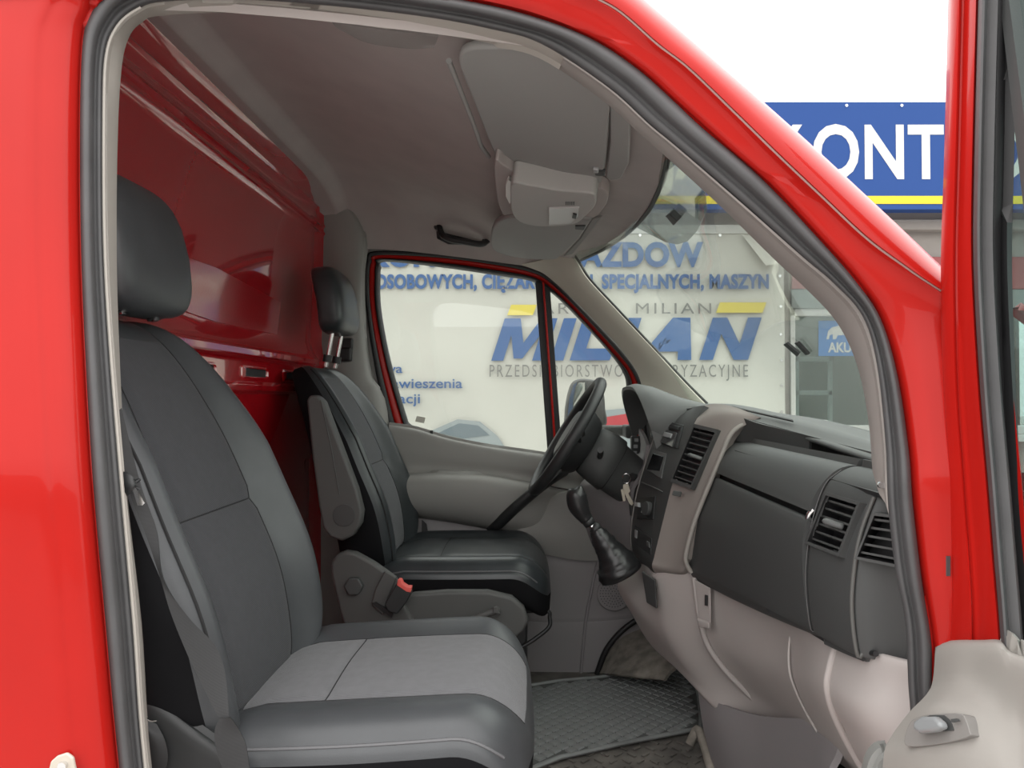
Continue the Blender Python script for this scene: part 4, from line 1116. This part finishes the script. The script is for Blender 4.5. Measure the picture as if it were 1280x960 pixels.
def on_stack(name, pts, h, m, par=da, bev=.002, sink=0):
    return prism(name, [stk(u, v) + SN * (-.004 + sink) for u, v in pts], SN * (.004 + h), m, par, bev)
ra = on_stack('radio', [(833, 527), (855, 532), (848, 562), (821, 552)], .006, BLKP)
on_stack('radio_slot', [(833, 529), (853, 533), (851, 539), (830, 535)], .009, BLKRUB, ra)
on_stack('radio_face', [(829, 537), (849, 542), (844, 559), (822, 551)], .010, mat('glossy_radio_face', (.05, .05, .052), .15), ra)
disc('radio_knob', stk(824, 544) + SN * .006, SN, .012, .018, CHROME, ra, 16, .002)
on_stack('radio_button', [(833, 541), (845, 544), (843, 549), (831, 546)], .013, SILV, ra)
st = on_stack('storage_slot', [(818, 561), (835, 566), (827, 597), (808, 588)], .004, DTOP)
on_stack('slot_opening', [(819, 565), (832, 569), (826, 591), (811, 585)], .006, DISP, st)
hc_ = on_stack('heater_panel', [(797, 621), (820, 622), (816, 652), (797, 648)], .004, BLKP)
disc('heater_knob', stk(813, 638) + SN * .004, SN, .020, .016, DGREY, hc_, 24, .003)
on_stack('heater_pointer', [(811, 638), (812, 638), (811, 644), (810, 644)], .022, WHITEP, hc_, 0)
on_stack('heater_slider', [(799, 627), (803, 627), (803, 632), (799, 632)], .014, SILV, hc_, .001)
sw = on_stack('switch_row', [(794, 657), (816, 672), (814, 694), (794, 680)], .003, BLKP)
on_stack('switch', [(795, 664), (798, 666), (798, 674), (795, 672)], .006, SILV, sw, .001)
on_stack('switch', [(811, 676), (814, 678), (813, 686), (810, 684)], .006, DTOP, sw, .001)
tube('stack_gap', smooth([stk(u, v) + SN * .002 for u, v in [(803, 602), (815, 607), (829, 612)]], 4), .002, DTOP, da, 6)
tube('stack_edge', smooth([P(u, v, .415) for u, v in SL], 4), .004, mat('pale_edge', (.22, .21, .20), .5), da, 8)

# instrument hood
HO = [(790, 560), (789, 520), (789, 500), (791, 489), (798, 485), (806, 487), (812, 495), (816, 510), (818, 540), (816, 570)]
rows = []
for k, (du, dv, Y) in enumerate(((0, 0, .66), (0, 0, .50), (6, 2, .42), (18, 6, .36))):
    rows.append([P(u + du, v + dv, Y) for u, v in HO])
hood = []
for (x, y0, y1, z0, z1) in ((.305, .32, .80, -.15, .020), (.325, .315, .80, -.13, .028), (.36, .315, .80, -.085, .020), (.43, .32, .80, -.055, -.01), (.50, .33, .80, -.055, -.03)):
    ring_ = []
    for k in range(17):
        a_ = math.pi * k / 16; c_ = math.cos(a_); s_ = math.sin(a_)
        yv = (y0 + y1) / 2 - (y1 - y0) / 2 * math.copysign(abs(c_) ** .55, c_)
        zv = z0 + (z1 - z0) * abs(s_) ** .6
        ring_.append(C3(x + .05 * (1 - abs(s_) ** .6), yv, zv))
    hood.append(ring_)
shell('instrument_hood', [smooth(r, 2) for r in hood], DTOP, da, .01, (0, 0, 1))
prism('instrument_panel', [C3(.42, .38, -.20), C3(.42, .77, -.20), C3(.42, .77, -.06), C3(.42, .38, -.06)], (.02, 0, 0), BLKRUB, da)
# driver-side lower dash and knee panel
rows = [trow(r) for r in (
    [(798, 535, .82), (804, 545, .6), (808, 556, .44)],
    [(793, 572, .80), (800, 575, .6), (803, 590, .42)],
    [(735, 596, .80), (752, 600, .62), (790, 610, .45)],
    [(722, 615, .79), (745, 612, .62), (788, 640, .45)],
    [(722, 640, .79), (750, 640, .62), (789, 668, .45)],
    [(735, 680, .79), (765, 685, .62), (792, 695, .45)],
    [(770, 720, .79), (790, 725, .62), (800, 735, .45)])]
patch('knee_panel', rows, DOORLOW, da, 4, 4, .01, (1, 0, 0))
tube('knee_slot', smooth(trow([(740, 607, .70), (752, 609, .66), (763, 615, .62), (768, 624, .60)]), 4), .006, BLKRUB, da, 8)
sw2 = P(795, 560, .80); box('light_switch', P(796, 556, .76), (.04, .03, .06), DGREY, da, .004)
for k in range(3): box('switch', P(793.5 + k, 566 - 8 * k, .742), (.014, .006, .012), SILV, da, .002)
# light grey lower dash
LL = [(796, 697), (800, 735), (810, 770), (822, 800), (845, 832), (874, 868)]
rows = [trow(r) for r in (
    [(800, 690, .40), (812, 712, .20), (822, 716, .12), (866, 716, .03), (905, 738, -.09), (977, 766, -.325), (1044, 804, -.60), (1095, 815, -.745), (1140, 826, -.80)],
    [(797, 702, .40), (808, 722, .20), (820, 724, .12), (868, 722, .028), (906, 744, -.09), (978, 772, -.325), (1043, 810, -.61), (1095, 821, -.755), (1140, 832, -.81)],
    [(780, 720, .36), (812, 750, .18), (830, 757, .11), (870, 758, .02), (915, 785, -.10), (985, 806, -.325), (1036, 838, -.61), (1088, 850, -.75), (1140, 860, -.81)],
    [(772, 735, .36), (818, 780, .17), (838, 795, .10), (878, 795, .02), (925, 822, -.10), (987, 838, -.325), (1034, 862, -.61), (1078, 880, -.75), (1140, 890, -.81)],
    [(790, 768, .34), (832, 808, .16), (858, 828, .09), (897, 828, .02), (945, 852, -.10), (996, 866, -.32), (1040, 886, -.60), (1082, 905, -.75), (1140, 915, -.81)],
    [(815, 808, .30), (850, 834, .15), (880, 858, .08), (925, 862, .01), (970, 884, -.11), (1010, 896, -.31), (1050, 908, -.58), (1090, 930, -.74), (1140, 940, -.81)],
    [(850, 838, .20), (876, 868, .10), (905, 893, .05), (950, 905, -.01), (990, 912, -.13), (1035, 940, -.31), (1070, 950, -.57), (1105, 970, -.73), (1140, 980, -.81)],
    [(885, 870, .16), (905, 892, .10), (930, 905, .06), (972, 910, .02), (1010, 925, -.06), (1060, 962, -.24), (1100, 985, -.5), (1130, 1000, -.7), (1160, 1010, -.8)])]
patch('lower_dash', rows, LGREY, da, 4, 4, .012, (1, .3, 0))
tube('dash_gap', smooth(trow([(871, 719, .022), (905, 740, -.095), (977, 768, -.33), (1044, 806, -.615), (1095, 817, -.765)]), 5), .004, BLKRUB, da, 8)
MGREY = mat('seam_shadow_grey', (.20, .185, .18), .7)
tube('dash_seam', smooth(trow([(989, 787, -.345), (986, 812, -.345), (987, 840, -.345), (994, 862, -.34), (1004, 884, -.33), (1026, 923, -.33), (1040, 945, -.33)]), 5), .0022, mat('pale_seam', (.55, .52, .50), .6), da, 6)
tube('dash_ridge', smooth(trow([(868, 722, .010), (874, 768, .004), (884, 805, .004), (905, 836, .0), (930, 862, -.005), (962, 893, -.03), (990, 911, -.14)]), 5), .007, LGREY, da, 8)
tube('dash_ridge', smooth(trow([(1044, 810, -.615), (1037, 836, -.618), (1034, 858, -.618), (1040, 886, -.61), (1056, 922, -.60), (1080, 965, -.59)]), 5), .006, LGREY, da, 8)
# lock recess
prism('socket_recess', trow([(869, 724, .006), (889, 735, -.055), (889, 787, -.055), (876, 783, -.02)]), (-.003, -.006, 0), LGREY, da, .003)
prism('socket_hole', trow([(881, 743, -.046), (885, 744, -.050), (885, 757, -.050), (881, 756, -.046)]), (-.002, -.006, 0), BLKRUB, da, .001)
prism('socket_ledge', trow([(873, 771, -.006), (889, 777, -.06), (889, 785, -.06), (876, 782, -.015)]), (-.008, -.012, 0), LGREY, da, .004)
# dark insert on the far side of the column
prism('side_insert', trow([(803, 713, .16), (820, 724, .105), (822, 760, .10), (809, 752, .14)]), (-.004, -.012, 0), DGREY, da, .003)
# heater box below
rows = [trow(r) for r in (
    [(872, 862, .14), (900, 880, .05), (950, 895, -.08), (1010, 900, -.28), (1050, 925, -.45)],
    [(876, 890, .13), (900, 905, .04), (950, 920, -.09), (1008, 925, -.29), (1044, 945, -.46)],
    [(880, 915, .12), (905, 935, .03), (950, 948, -.10), (1006, 955, -.30), (1036, 965, -.47)],
    [(892, 960, .10), (915, 985, .01), (950, 1000, -.11), (1006, 1010, -.31), (1036, 1020, -.48)])]
patch('heater_box', rows, DOORLOW, da, 4, 4, .012, (1, .3, 0))
tube('floor_trim_edge', smooth(trow([(862, 930, .18), (872, 912, .18), (880, 930, .14), (888, 960, .10), (898, 1000, .05)]), 4), .012, DIRT, da, 8)

# ================================================================== STEERING WHEEL
WC = C3(.112, .53, -.125)
AX = Vector((-math.cos(R(32)), -.02, math.sin(R(32)))).normalized()      # towards the driver
swl = thing('steering_wheel', 'black leather-rimmed steering wheel in front of the driver seat', 'steering wheel', WC)
uu = AX.cross(Vector((0, 1, 0))).normalized()                     # in plane, up
if uu.z < 0: uu = -uu
vv = AX.cross(uu).normalized()
def wp(a_, r_, d_=0): return WC + (uu * math.sin(a_) + vv * math.cos(a_)) * r_ + AX * d_
RW = .196
V = []; n1 = 64; n2 = 12
for i in range(n1):
    a_ = 2 * math.pi * i / n1
    for j in range(n2):
        b_ = 2 * math.pi * j / n2; rr_ = .0165 + .0012 * math.cos(a_ * 2) ** 2
        V.append(wp(a_, RW + rr_ * math.cos(b_), .016 * math.sin(b_) * 1.1))
F = []
for i in range(n1):
    for j in range(n2): F.append((i * n2 + j, i * n2 + (j + 1) % n2, ((i + 1) % n1) * n2 + (j + 1) % n2, ((i + 1) % n1) * n2 + j))
mesh('rim', V, F, BLKP, swl)
for a0, w0 in ((R(10), .035), (R(170), .035), (R(-65), .03), (R(245), .03)):
    rows_ = []
    for r_, w_, d_ in ((.05, w0 * 1.3, -.02), (.11, w0, -.022), (.16, w0 * .85, -.012), (.192, w0 * .9, -.002)):
        c_ = wp(a0, r_, d_); tg = (uu * math.cos(a0) - vv * math.sin(a0))
        rows_.append([c_ - tg * w_ / 2, c_ + AX * .006, c_ + tg * w_ / 2])
    patch('spoke', rows_, DGREY, swl, 3, 3, .014, -AX)
ol = [wp(2 * math.pi * i / 32, .085 * (1 + .10 * math.sin(2 * math.pi * i / 32)), -.035) for i in range(32)]
prism('airbag_cover', ol, AX * .045, DGREY, swl, .015, 3)
ol2 = [[wp(2 * math.pi * i / 32, r_, d_) for i in range(32)] for r_, d_ in ((.115, -.018), (.112, -.03), (.095, -.065), (.085, -.075), (.06, -.08))]
mesh('wheel_back', [p for l in ol2 for p in l], grid_faces(5, 32, True), BLKP, swl)
# column shroud
col_ = thing('steering_column', 'black steering column shroud with stalks behind the wheel', 'steering column', WC - AX * .2)
cs = []
for d_, a_, b_, off_ in ((-.07, .062, .060, 0), (-.085, .078, .080, .0), (-.13, .082, .088, .0), (-.165, .080, .088, -.004), (-.17, .073, .080, -.006), (-.23, .070, .076, -.012), (-.30, .066, .072, -.02), (-.36, .06, .06, -.03)):
    cs.append([WC + AX * d_ + uu * (off_ + b_ * math.copysign(abs(math.sin(q_)) ** .7, math.sin(q_))) + vv * a_ * math.copysign(abs(math.cos(q_)) ** .7, math.cos(q_)) for q_ in [2 * math.pi * i / 32 for i in range(32)]])
o = mesh('column_shroud', [p for l in cs for p in l], grid_faces(len(cs), 32, True) + [tuple(range(32))], DGREY, col_)
tube('column_joint', [p for p in cs[4]] + [cs[4][0]], .002, BLKRUB, col_, 5)
tube('wiper_stalk', smooth([WC - AX * .11 + vv * .07 * -1, WC - AX * .10 - vv * .13 + uu * .01, WC - AX * .085 - vv * .19 + uu * .02], 4), .009, BLKP, col_, 8)
tube('light_stalk', smooth([WC - AX * .11 + vv * .07, WC - AX * .10 + vv * .13 + uu * .01, WC - AX * .085 + vv * .19 + uu * .02], 4), .009, BLKP, col_, 8)
# ignition keys
ke = thing('key_ring', 'metal keys hanging on a ring from the ignition', 'keys', P(783, 610, .44))
tube('ring', [P(783 + 5 * math.cos(a_), 598 + 6 * math.sin(a_), .42 + .006 * math.sin(a_)) for a_ in [2 * math.pi * i / 20 for i in range(21)]], .0016, CHROME, ke, 6)
tube('ignition_key', trow([(790, 596, .45), (797, 598, .47)]), .012, BLKP, ke, 8)
for pts in ([(779, 606), (785, 604), (788, 614), (783, 619), (779, 614)], [(781, 617), (785, 616), (792, 629), (790, 632), (787, 630)], [(776, 612), (780, 611), (782, 626), (779, 627)]):
    prism('key', [P(u, v, .42) for u, v in pts], (0, .003, 0), KEYM, ke)
prism('key_fob', [P(u, v, .425) for u, v in [(786, 624), (792, 627), (794, 646), (788, 645)]], (0, .012, 0), BLKRUB, ke, .003)

# ================================================================== GEAR LEVER
GY = .22
gl_ = thing('gear_lever', 'black gear lever with creased leather boot on the dash', 'gear lever', P(770, 705, GY))
def sweep(name, spine, m, par, seg=18, creases=0):
    V = []
    for i, (u, v, ru, ry) in enumerate(spine):
        c_ = P(u, v, GY)
        nxt = spine[min(i + 1, len(spine) - 1)]; prv = spine[max(i - 1, 0)]
        t_ = (P(nxt[0], nxt[1], GY) - P(prv[0], prv[1], GY)).normalized(); s_ = Vector((0, 1, 0)).cross(t_).normalized()
        k_ = 2.02 / FPX
        for q_ in range(seg):
            a_ = 2 * math.pi * q_ / seg
            w_ = 1 + creases * (.5 * math.sin(3 * a_ + i * 1.7) + .5 * math.sin(5 * a_ - i * 2.3)) * (1 if 0 < i < len(spine) - 1 else .2)
            V.append(c_ + s_ * math.cos(a_) * ru * k_ * w_ + Vector((0, 1, 0)) * math.sin(a_) * ry * k_ * w_)
    n_ = len(spine)
    return mesh(name, V, grid_faces(n_, seg, True) + [tuple(range(seg)), tuple(range((n_ - 1) * seg, n_ * seg))], m, par)
GLOSSB = mat('worn_black_leather', (.018, .018, .019), .32, bump=('noise', 120, .25))
sp = [(721, 609, 3, 3), (722, 611, 8, 8), (721, 616, 12, 12), (721, 623, 13, 13), (723, 632, 13, 13), (727, 640, 11, 11), (731, 646, 9, 9), (734, 650, 8, 8), (735, 651, 3, 3)]
sweep('gear_knob', [(p.x, p.y, p.z, p.z) for p in smooth([Vector((a, b, c)) for a, b, c, d in sp], 3)], GLOSSB, gl_)
sweep('knob_collar', [(733, 648, 8, 8), (736, 653, 7.5, 7.5), (738, 656, 7, 7)], BLKP, gl_)
sweep('lever_shaft', [(736, 652, 4.5, 4.5), (745, 666, 4.5, 4.5)], CHROME, gl_)
sweep('boot_collar', [(740, 658, 7, 7), (744, 660, 8, 8), (746, 664, 8, 8)], BLKP, gl_)
sp = [(743, 661, 7, 8), (748, 668, 11, 12), (754, 677, 14, 16), (760, 686, 16, 20), (766, 695, 20, 24), (771, 704, 25, 27), (774, 712, 28, 28), (777, 718, 27, 28)]
sp2 = [(p.x, p.y, p.z, p.z * 1.05) for p in smooth([Vector((a, b, c)) for a, b, c, d in sp], 3)]
sweep('gear_boot', sp2, GLOSSB, gl_, 40, .055)

# ================================================================== ROOF FITTINGS
VT = (.008)
def slab(name, L, m, par, h=.014, bev=.005, up=(0, 0, 1)):
    return prism(name, [C3(*p) for p in L], Vector(up) * h, m, par, bev, 3)
def sm3(L, n=4): return [tuple(Vector((p.x, p.y, p.z - CAM.z))) for p in smooth([C3(*q_) for q_ in L], n, True)]
def plane_pts(px, p0, n): return [PP(u, v, p0, n) for u, v in px]
vp0 = C3(.03, -.4, .492); vn = Vector((.20, 0, 1)).normalized()
v1 = thing('sun_visor', 'larger near sun visor folded flat under the roof', 'sun visor', vp0)
v1px = [(574, 84), (574, 70), (582, 63), (606, 60), (680, 64), (735, 92), (761, 122), (761, 150), (757, 200), (752, 226), (745, 230), (700, 226), (655, 219), (634, 210), (619, 196), (600, 150), (585, 112)]
v1s = [(p.x, p.y) for p in smooth([Vector((a, b, 0)) for a, b in v1px], 3, True)]
prism('visor_panel', plane_pts(v1s, vp0, vn), vn * .016, VISOR, v1, .006, 3)
prism('visor_clip', plane_pts([(742, 214), (756, 215), (756, 221), (744, 220)], vp0 - vn * .004, vn), vn * .008, DGREY, v1, .002)
prism('visor_arm', plane_pts([(741, 212), (748, 213), (748, 217), (742, 217)], vp0 - vn * .006, vn), vn * .01, SILV, v1, .002)
rw = [(762, 120), (772, 124), (788, 148), (786, 205), (776, 224), (764, 226), (757, 222), (763, 180)]
prism('visor_recess', plane_pts(rw, vp0 + vn * .002, vn), vn * .008, mat('recess_vinyl', (.28, .275, .265), .8), v1, .004)
tube('visor_pivot', [PP(u, v, vp0 + vn * .004, vn) for u, v in [(561, 76), (575, 112), (590, 150), (601, 182), (611, 196)]], .005, VISOR, v1, 8)
vp2 = C3(.03, .4, .462); vn2 = Vector((.12, 0.02, 1)).normalized()
v2 = thing('sun_visor', 'smaller far sun visor beyond the roof lamp', 'sun visor', vp2)
v2px = [(613, 300), (617, 283), (628, 275), (645, 272), (690, 272), (735, 275), (737, 279), (722, 300), (700, 321), (690, 325), (660, 324), (630, 319), (616, 312)]
v2s = [(p.x, p.y) for p in smooth([Vector((a, b, 0)) for a, b in v2px], 3, True)]
prism('visor_panel', plane_pts(v2s, vp2, vn2), vn2 * .018, VISOR, v2, .006, 3)
prism('visor_clip', plane_pts([(719, 283), (732, 283), (730, 288), (719, 287)], vp2 - vn2 * .004, vn2), vn2 * .008, DGREY, v2, .002)
prism('visor_recess', plane_pts([(739, 275), (753, 271), (741, 288), (716, 318), (704, 321), (724, 300)], vp2 + vn2 * .004, vn2), vn2 * .008, mat('recess_vinyl_far', (.24, .235, .225), .8), v2, .004)
# lamp console
lc = thing('roof_lamp', 'grey roof lamp console between the two sun visors', 'lamp', C3(.03, .03, .46))
cp = C3(.05, .03, .462); cn = Vector((.12, 0, 1)).normalized()
base_px = [(619, 200), (640, 213), (700, 228), (752, 236), (760, 250), (748, 268), (728, 282), (690, 290), (650, 284), (628, 268), (620, 240)]
bs = [(p.x, p.y) for p in smooth([Vector((a, b, 0)) for a, b in base_px], 3, True)]
prism('console_base', plane_pts(bs, cp + cn * .012, cn), cn * .03, LINER, lc, .008, 3)
lb = [(640, 229), (660, 232), (700, 239), (738, 242), (745, 247), (744, 258), (735, 268), (722, 279), (700, 283), (670, 283), (648, 277), (639, 264), (638, 245)]
lbs = [(p.x, p.y) for p in smooth([Vector((a, b, 0)) for a, b in lb], 3, True)]
prism('lamp_housing', plane_pts(lbs, cp - cn * .018, cn), cn * .05, LAMPP, lc, .012, 3)
prism('lamp_lens', plane_pts([(686, 261), (724, 260), (722, 272), (713, 280), (686, 281)], cp - cn * .022, cn), cn * .008, LENS, lc, .002)
prism('lens_switch', plane_pts([(716, 268), (721, 269), (720, 274), (715, 273)], cp - cn * .026, cn), cn * .006, BLKRUB, lc, .001)
prism('side_lens', [PP(u, v, cp + cn * .002, cn) for u, v in [(632, 232), (635, 225), (640, 228), (640, 250), (637, 256), (632, 246)]], cn * .012, WHITEP, lc, .002)
for k in range(5):
    prism('lamp_slot', plane_pts([(707 + 2.4 * k, 253), (708.2 + 2.4 * k, 253), (708.2 + 2.4 * k, 256.5), (707 + 2.4 * k, 256.5)], cp - cn * .0195, cn), cn * .003, BLKRUB, lc)
# grab handles
gh = thing('roof_grab_handle', 'dark folding grab handle above the far door', 'grab handle', P(578, 300, .82))
tube('handle_bar', smooth(trow([(548, 278, .80), (552, 292, .765), (562, 299, .755), (585, 303, .755), (602, 305, .765), (610, 300, .80)]), 5), .011, BLKP, gh, 10)
for u, v in ((548, 281), (608, 298)): box('handle_foot', P(u, v, .80), (.03, .03, .035), BLKP, gh, .008)
prism('handle_recess', trow([(544, 276, .81), (556, 276, .81), (566, 292, .81), (606, 296, .81), (604, 306, .81), (560, 305, .81), (546, 298, .81)]), (0, .01, 0), BLKRUB, gh, .003)
gh2 = patch('handle_recess', [[P(u, v, y) for u, v, y in r] for r in ([(412, 24, -.735), (440, 32, -.735), (500, 40, -.735), (548, 46, -.735)], [(420, 34, -.70), (450, 46, -.70), (505, 54, -.70), (545, 54, -.70)], [(430, 40, -.69), (460, 54, -.68), (510, 61, -.68), (542, 60, -.69)])], mat('recess_fabric', (.20, .18, .172), .95), van, 4, 4, .006, (0, 0, 1))

# ================================================================== FLOOR MAT
mt = thing('floor_mat', 'grey rubber floor mat with diamond ribs in the driver footwell', 'mat', PZ(760, 880, 1.65 + CF))
ZM = CAM.z + CF + .008
mpx = [(640, 862), (700, 852), (760, 846), (830, 830), (855, 836), (870, 856), (876, 908), (862, 914), (790, 928), (700, 948), (640, 960)]
mo = [PZ(u, v, ZM) for u, v in mpx]
prism('mat_sheet', mo, (0, 0, -.006), MAT_, mt, .002)
def inside(p, poly):
    c_ = False
    for i in range(len(poly)):
        a_, b_ = poly[i], poly[i - 1]
        if (a_.y > p.y) != (b_.y > p.y) and p.x < (b_.x - a_.x) * (p.y - a_.y) / (b_.y - a_.y) + a_.x: c_ = not c_
    return c_
cen = sum(mo, Vector()) / len(mo)
inner = [cen + (p - cen) * .93 for p in mo]
xs_ = [p.x for p in mo]; ys_ = [p.y for p in mo]
items = []; step = .042
i0, i1 = int(min(xs_) / step) - 30, int(max(xs_) / step) + 30
for i in range(-60, 60):
    for j in range(-60, 60):
        c_ = Vector(((i + j) * step * .5 * 1.0, .55 + (i - j) * step * .5, ZM))
        if not inside(c_, inner): continue
        h_ = step * .42
        top_ = [c_ + Vector((h_ * .86, 0, .0045)), c_ + Vector((0, h_ * .86, .0045)), c_ + Vector((-h_ * .86, 0, .0045)), c_ + Vector((0, -h_ * .86, .0045))]
        bt = [c_ + Vector((h_, 0, 0)), c_ + Vector((0, h_, 0)), c_ + Vector((-h_, 0, 0)), c_ + Vector((0, -h_, 0))]
        items.append((bt + top_, [(4, 5, 6, 7), (0, 1, 5, 4), (1, 2, 6, 5), (2, 3, 7, 6), (3, 0, 4, 7)]))
print('mat studs', len(items))
items.sort(key=lambda q_: (q_[0][0] - CAM).length)
proto_ = None
for k, (v_, f_) in enumerate(items[:300]):
    cc_ = sum(v_[:4], Vector()) / 4
    if proto_ is None:
        proto_ = bpy.data.meshes.new('mat_stud'); proto_.from_pydata([tuple(p - cc_) for p in v_], [], f_); proto_.materials.append(MATR)
    o = bpy.data.objects.new('mat_stud', proto_); COL.objects.link(o); o.parent = mt; o.location = cc_ - Vector(mt.location)
if len(items) > 300:
    V, F = join_vf(items[300:]); o = mesh('mat_studs', V, F, MATR, mt, False); o['kind'] = 'stuff'
tube('mat_rim', smooth([p + Vector((0, 0, .003)) for p in mo + [mo[0]]], 3), .006, MATR, mt, 6)

# ================================================================== OPEN PASSENGER DOOR
DH = C3(.52, -.915, 0); da_ = R(4)
DDIR = Vector((math.sin(da_), -math.cos(da_), 0)); DN = Vector((-math.cos(da_), -math.sin(da_), 0))   # DN faces the cab rear / camera
pd = thing('passenger_door', 'open red passenger door with pale grey inner trim at right', 'door', DH - Vector((0, 0, .9)))
def D(u, v, o_=0.0): return PP(u, v, DH + DN * o_, DN)
def drows(L): return [[D(u, v, o_) for u, v, o_ in r] for r in L]
# front edge flange of the door (red), then inner frame
vs = [-80, 0, 200, 330, 480, 600, 700, 760, 830]
ul = [1185, 1184, 1179, 1175, 1177, 1182, 1186, 1186, 1180]
um = [1204, 1203, 1198, 1195, 1198, 1206, 1213, 1216, 1216]
ur = [1224, 1222, 1217, 1216, 1224, 1234, 1242, 1247, 1252]
rows = [[D(u, v, .028) for u, v in zip([a + 1 for a in ul], vs)], [D(u, v, .034) for u, v in zip([a + 6 for a in ul], vs)], [D(u, v, .034) for u, v in zip([a - 4 for a in um], vs)], [D(u, v, .028) for u, v in zip([a + 2 for a in um], vs)], [D(u, v, .030) for u, v in zip([a - 2 for a in ur], vs)], [D(u, v, .016) for u, v in zip([a + 3 for a in ur], vs)]]
patch('door_frame', rows, RED, pd, 3, 5, .03, -DN)
rows = [[D(u + o_, v, h_) for u, v in zip(ur, vs)] for o_, h_ in ((-1, .02), (3, .034), (9, .034), (14, .022), (16, .010))]
patch('frame_seal', rows, RUB, pd, 2, 5, .01, -DN)
ug = [1259, 1258, 1255, 1252, 1256, 1262, 1270, 1276, 1284]
rows = [[D(a, v, .012) for a, v in zip([a + 14 for a in ur], vs)], [D(a, v, .016) for a, v in zip([(a + b) / 2 + 8 for a, b in zip(ur, ug)], vs)], [D(a, v, .006) for a, v in zip(ug, vs)]]
patch('glass_channel', rows, BLKRUB, pd, 2, 5, .01, -DN)
prism('quarter_glass', [D(1250, -60), D(1420, -60), D(1420, 860), D(1250, 860)], -DN * .004, GLD, pd)
V_, F_ = prism_vf([D(1245, -40, .012), D(1256, -40, .012), D(1300, 300, .012), D(1284, 300, .012)], -DN * .02)
dvb = mesh('glass_divider', V_, F_, DGREY, pd, False)
# lower glass edge strip
# inner trim panel
rows = [
    [(1171, 803, .03), (1195, 800, .034), (1225, 800, .034), (1250, 800, .03), (1262, 812, .028), (1282, 820, .028), (1330, 838, .028)],
    [(1169, 812, .045), (1195, 808, .05), (1225, 808, .05), (1250, 810, .048), (1262, 820, .046), (1282, 830, .046), (1330, 850, .046)],
    [(1166, 850, .05), (1190, 850, .056), (1222, 850, .05), (1248, 855, .048), (1264, 866, .048), (1284, 880, .048), (1330, 900, .046)],
    [(1158, 868, .065), (1182, 868, .07), (1215, 872, .062), (1245, 882, .054), (1264, 894, .052), (1284, 910, .05), (1330, 935, .05)],
    [(1135, 892, .085), (1165, 888, .09), (1205, 892, .078), (1240, 905, .066), (1264, 920, .060), (1284, 940, .058), (1330, 970, .055)],
    [(1112, 924, .10), (1150, 925, .10), (1200, 926, .088), (1238, 934, .076), (1264, 950, .068), (1284, 968, .064), (1330, 1000, .06)],
    [(1104, 950, .11), (1148, 955, .108), (1200, 960, .095), (1238, 968, .082), (1264, 985, .074), (1284, 1000, .07), (1330, 1030, .065)],
    [(1100, 1040, .11), (1148, 1045, .11), (1200, 1050, .10), (1238, 1060, .09), (1264, 1070, .08), (1284, 1080, .08), (1330, 1100, .07)]]
trimp = patch('trim_panel', drows(rows), DOORTRIM, pd, 4, 4, .015, -DN)
hpx = [(1131, 931), (1132, 915), (1138, 902), (1150, 895), (1175, 892), (1200, 892), (1207, 899), (1212, 915), (1212, 920), (1190, 927), (1150, 933)]
hps = [(p.x, p.y) for p in smooth([Vector((a, b, 0)) for a, b in hpx], 3, True)]
hn = surf_n(trimp, 1170, 912)
hc0 = surf(trimp, 1170, 912, .006)
def Dh(u, v, o_=0): return PP(u, v, hc0 + hn * o_, hn)
hp = prism('handle_plate', [Dh(u, v, 0) for u, v in hps], -hn * .03, mat('handle_recess_grey', (.20, .19, .18), .6), pd, .003)
hl_ = prism('handle_lever', [Dh(u, v, .004) for u, v in [(1151, 913), (1152, 903), (1162, 897), (1178, 897), (1185, 903), (1189, 911), (1178, 916), (1160, 918)]], hn * .012, mat('handle_lever_grey', (.22, .23, .235), .35), hp, .005, 3)
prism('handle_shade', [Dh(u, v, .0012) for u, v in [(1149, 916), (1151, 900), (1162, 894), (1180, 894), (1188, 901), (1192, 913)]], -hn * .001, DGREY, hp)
prism('handle_hole', [Dh(u, v, .0055) for u, v in [(1188, 899), (1196, 898), (1199, 901), (1190, 903)]], -hn * .002, DGREY, hp)
prism('door_post_bolt', [D(1184, 695, .035), D(1188, 695, .035), D(1188, 720, .035), D(1184, 720, .035)], DN * .004, RUB, pd)
# hinge check strap boot at the foot
patch('hinge_boot', [[P(u, v, Y) for u, v, Y in r] for r in ([(1083, 965, -.86), (1088, 945, -.86), (1097, 934, -.86), (1108, 932, -.86)], [(1090, 985, -.89), (1095, 962, -.89), (1103, 948, -.89), (1112, 945, -.89)], [(1100, 1010, -.88), (1105, 990, -.88), (1110, 975, -.88), (1118, 970, -.88)])], mat('grey_hinge_boot', (.20, .20, .19), .8), van, 3, 3, .006, (0, 1, 0))
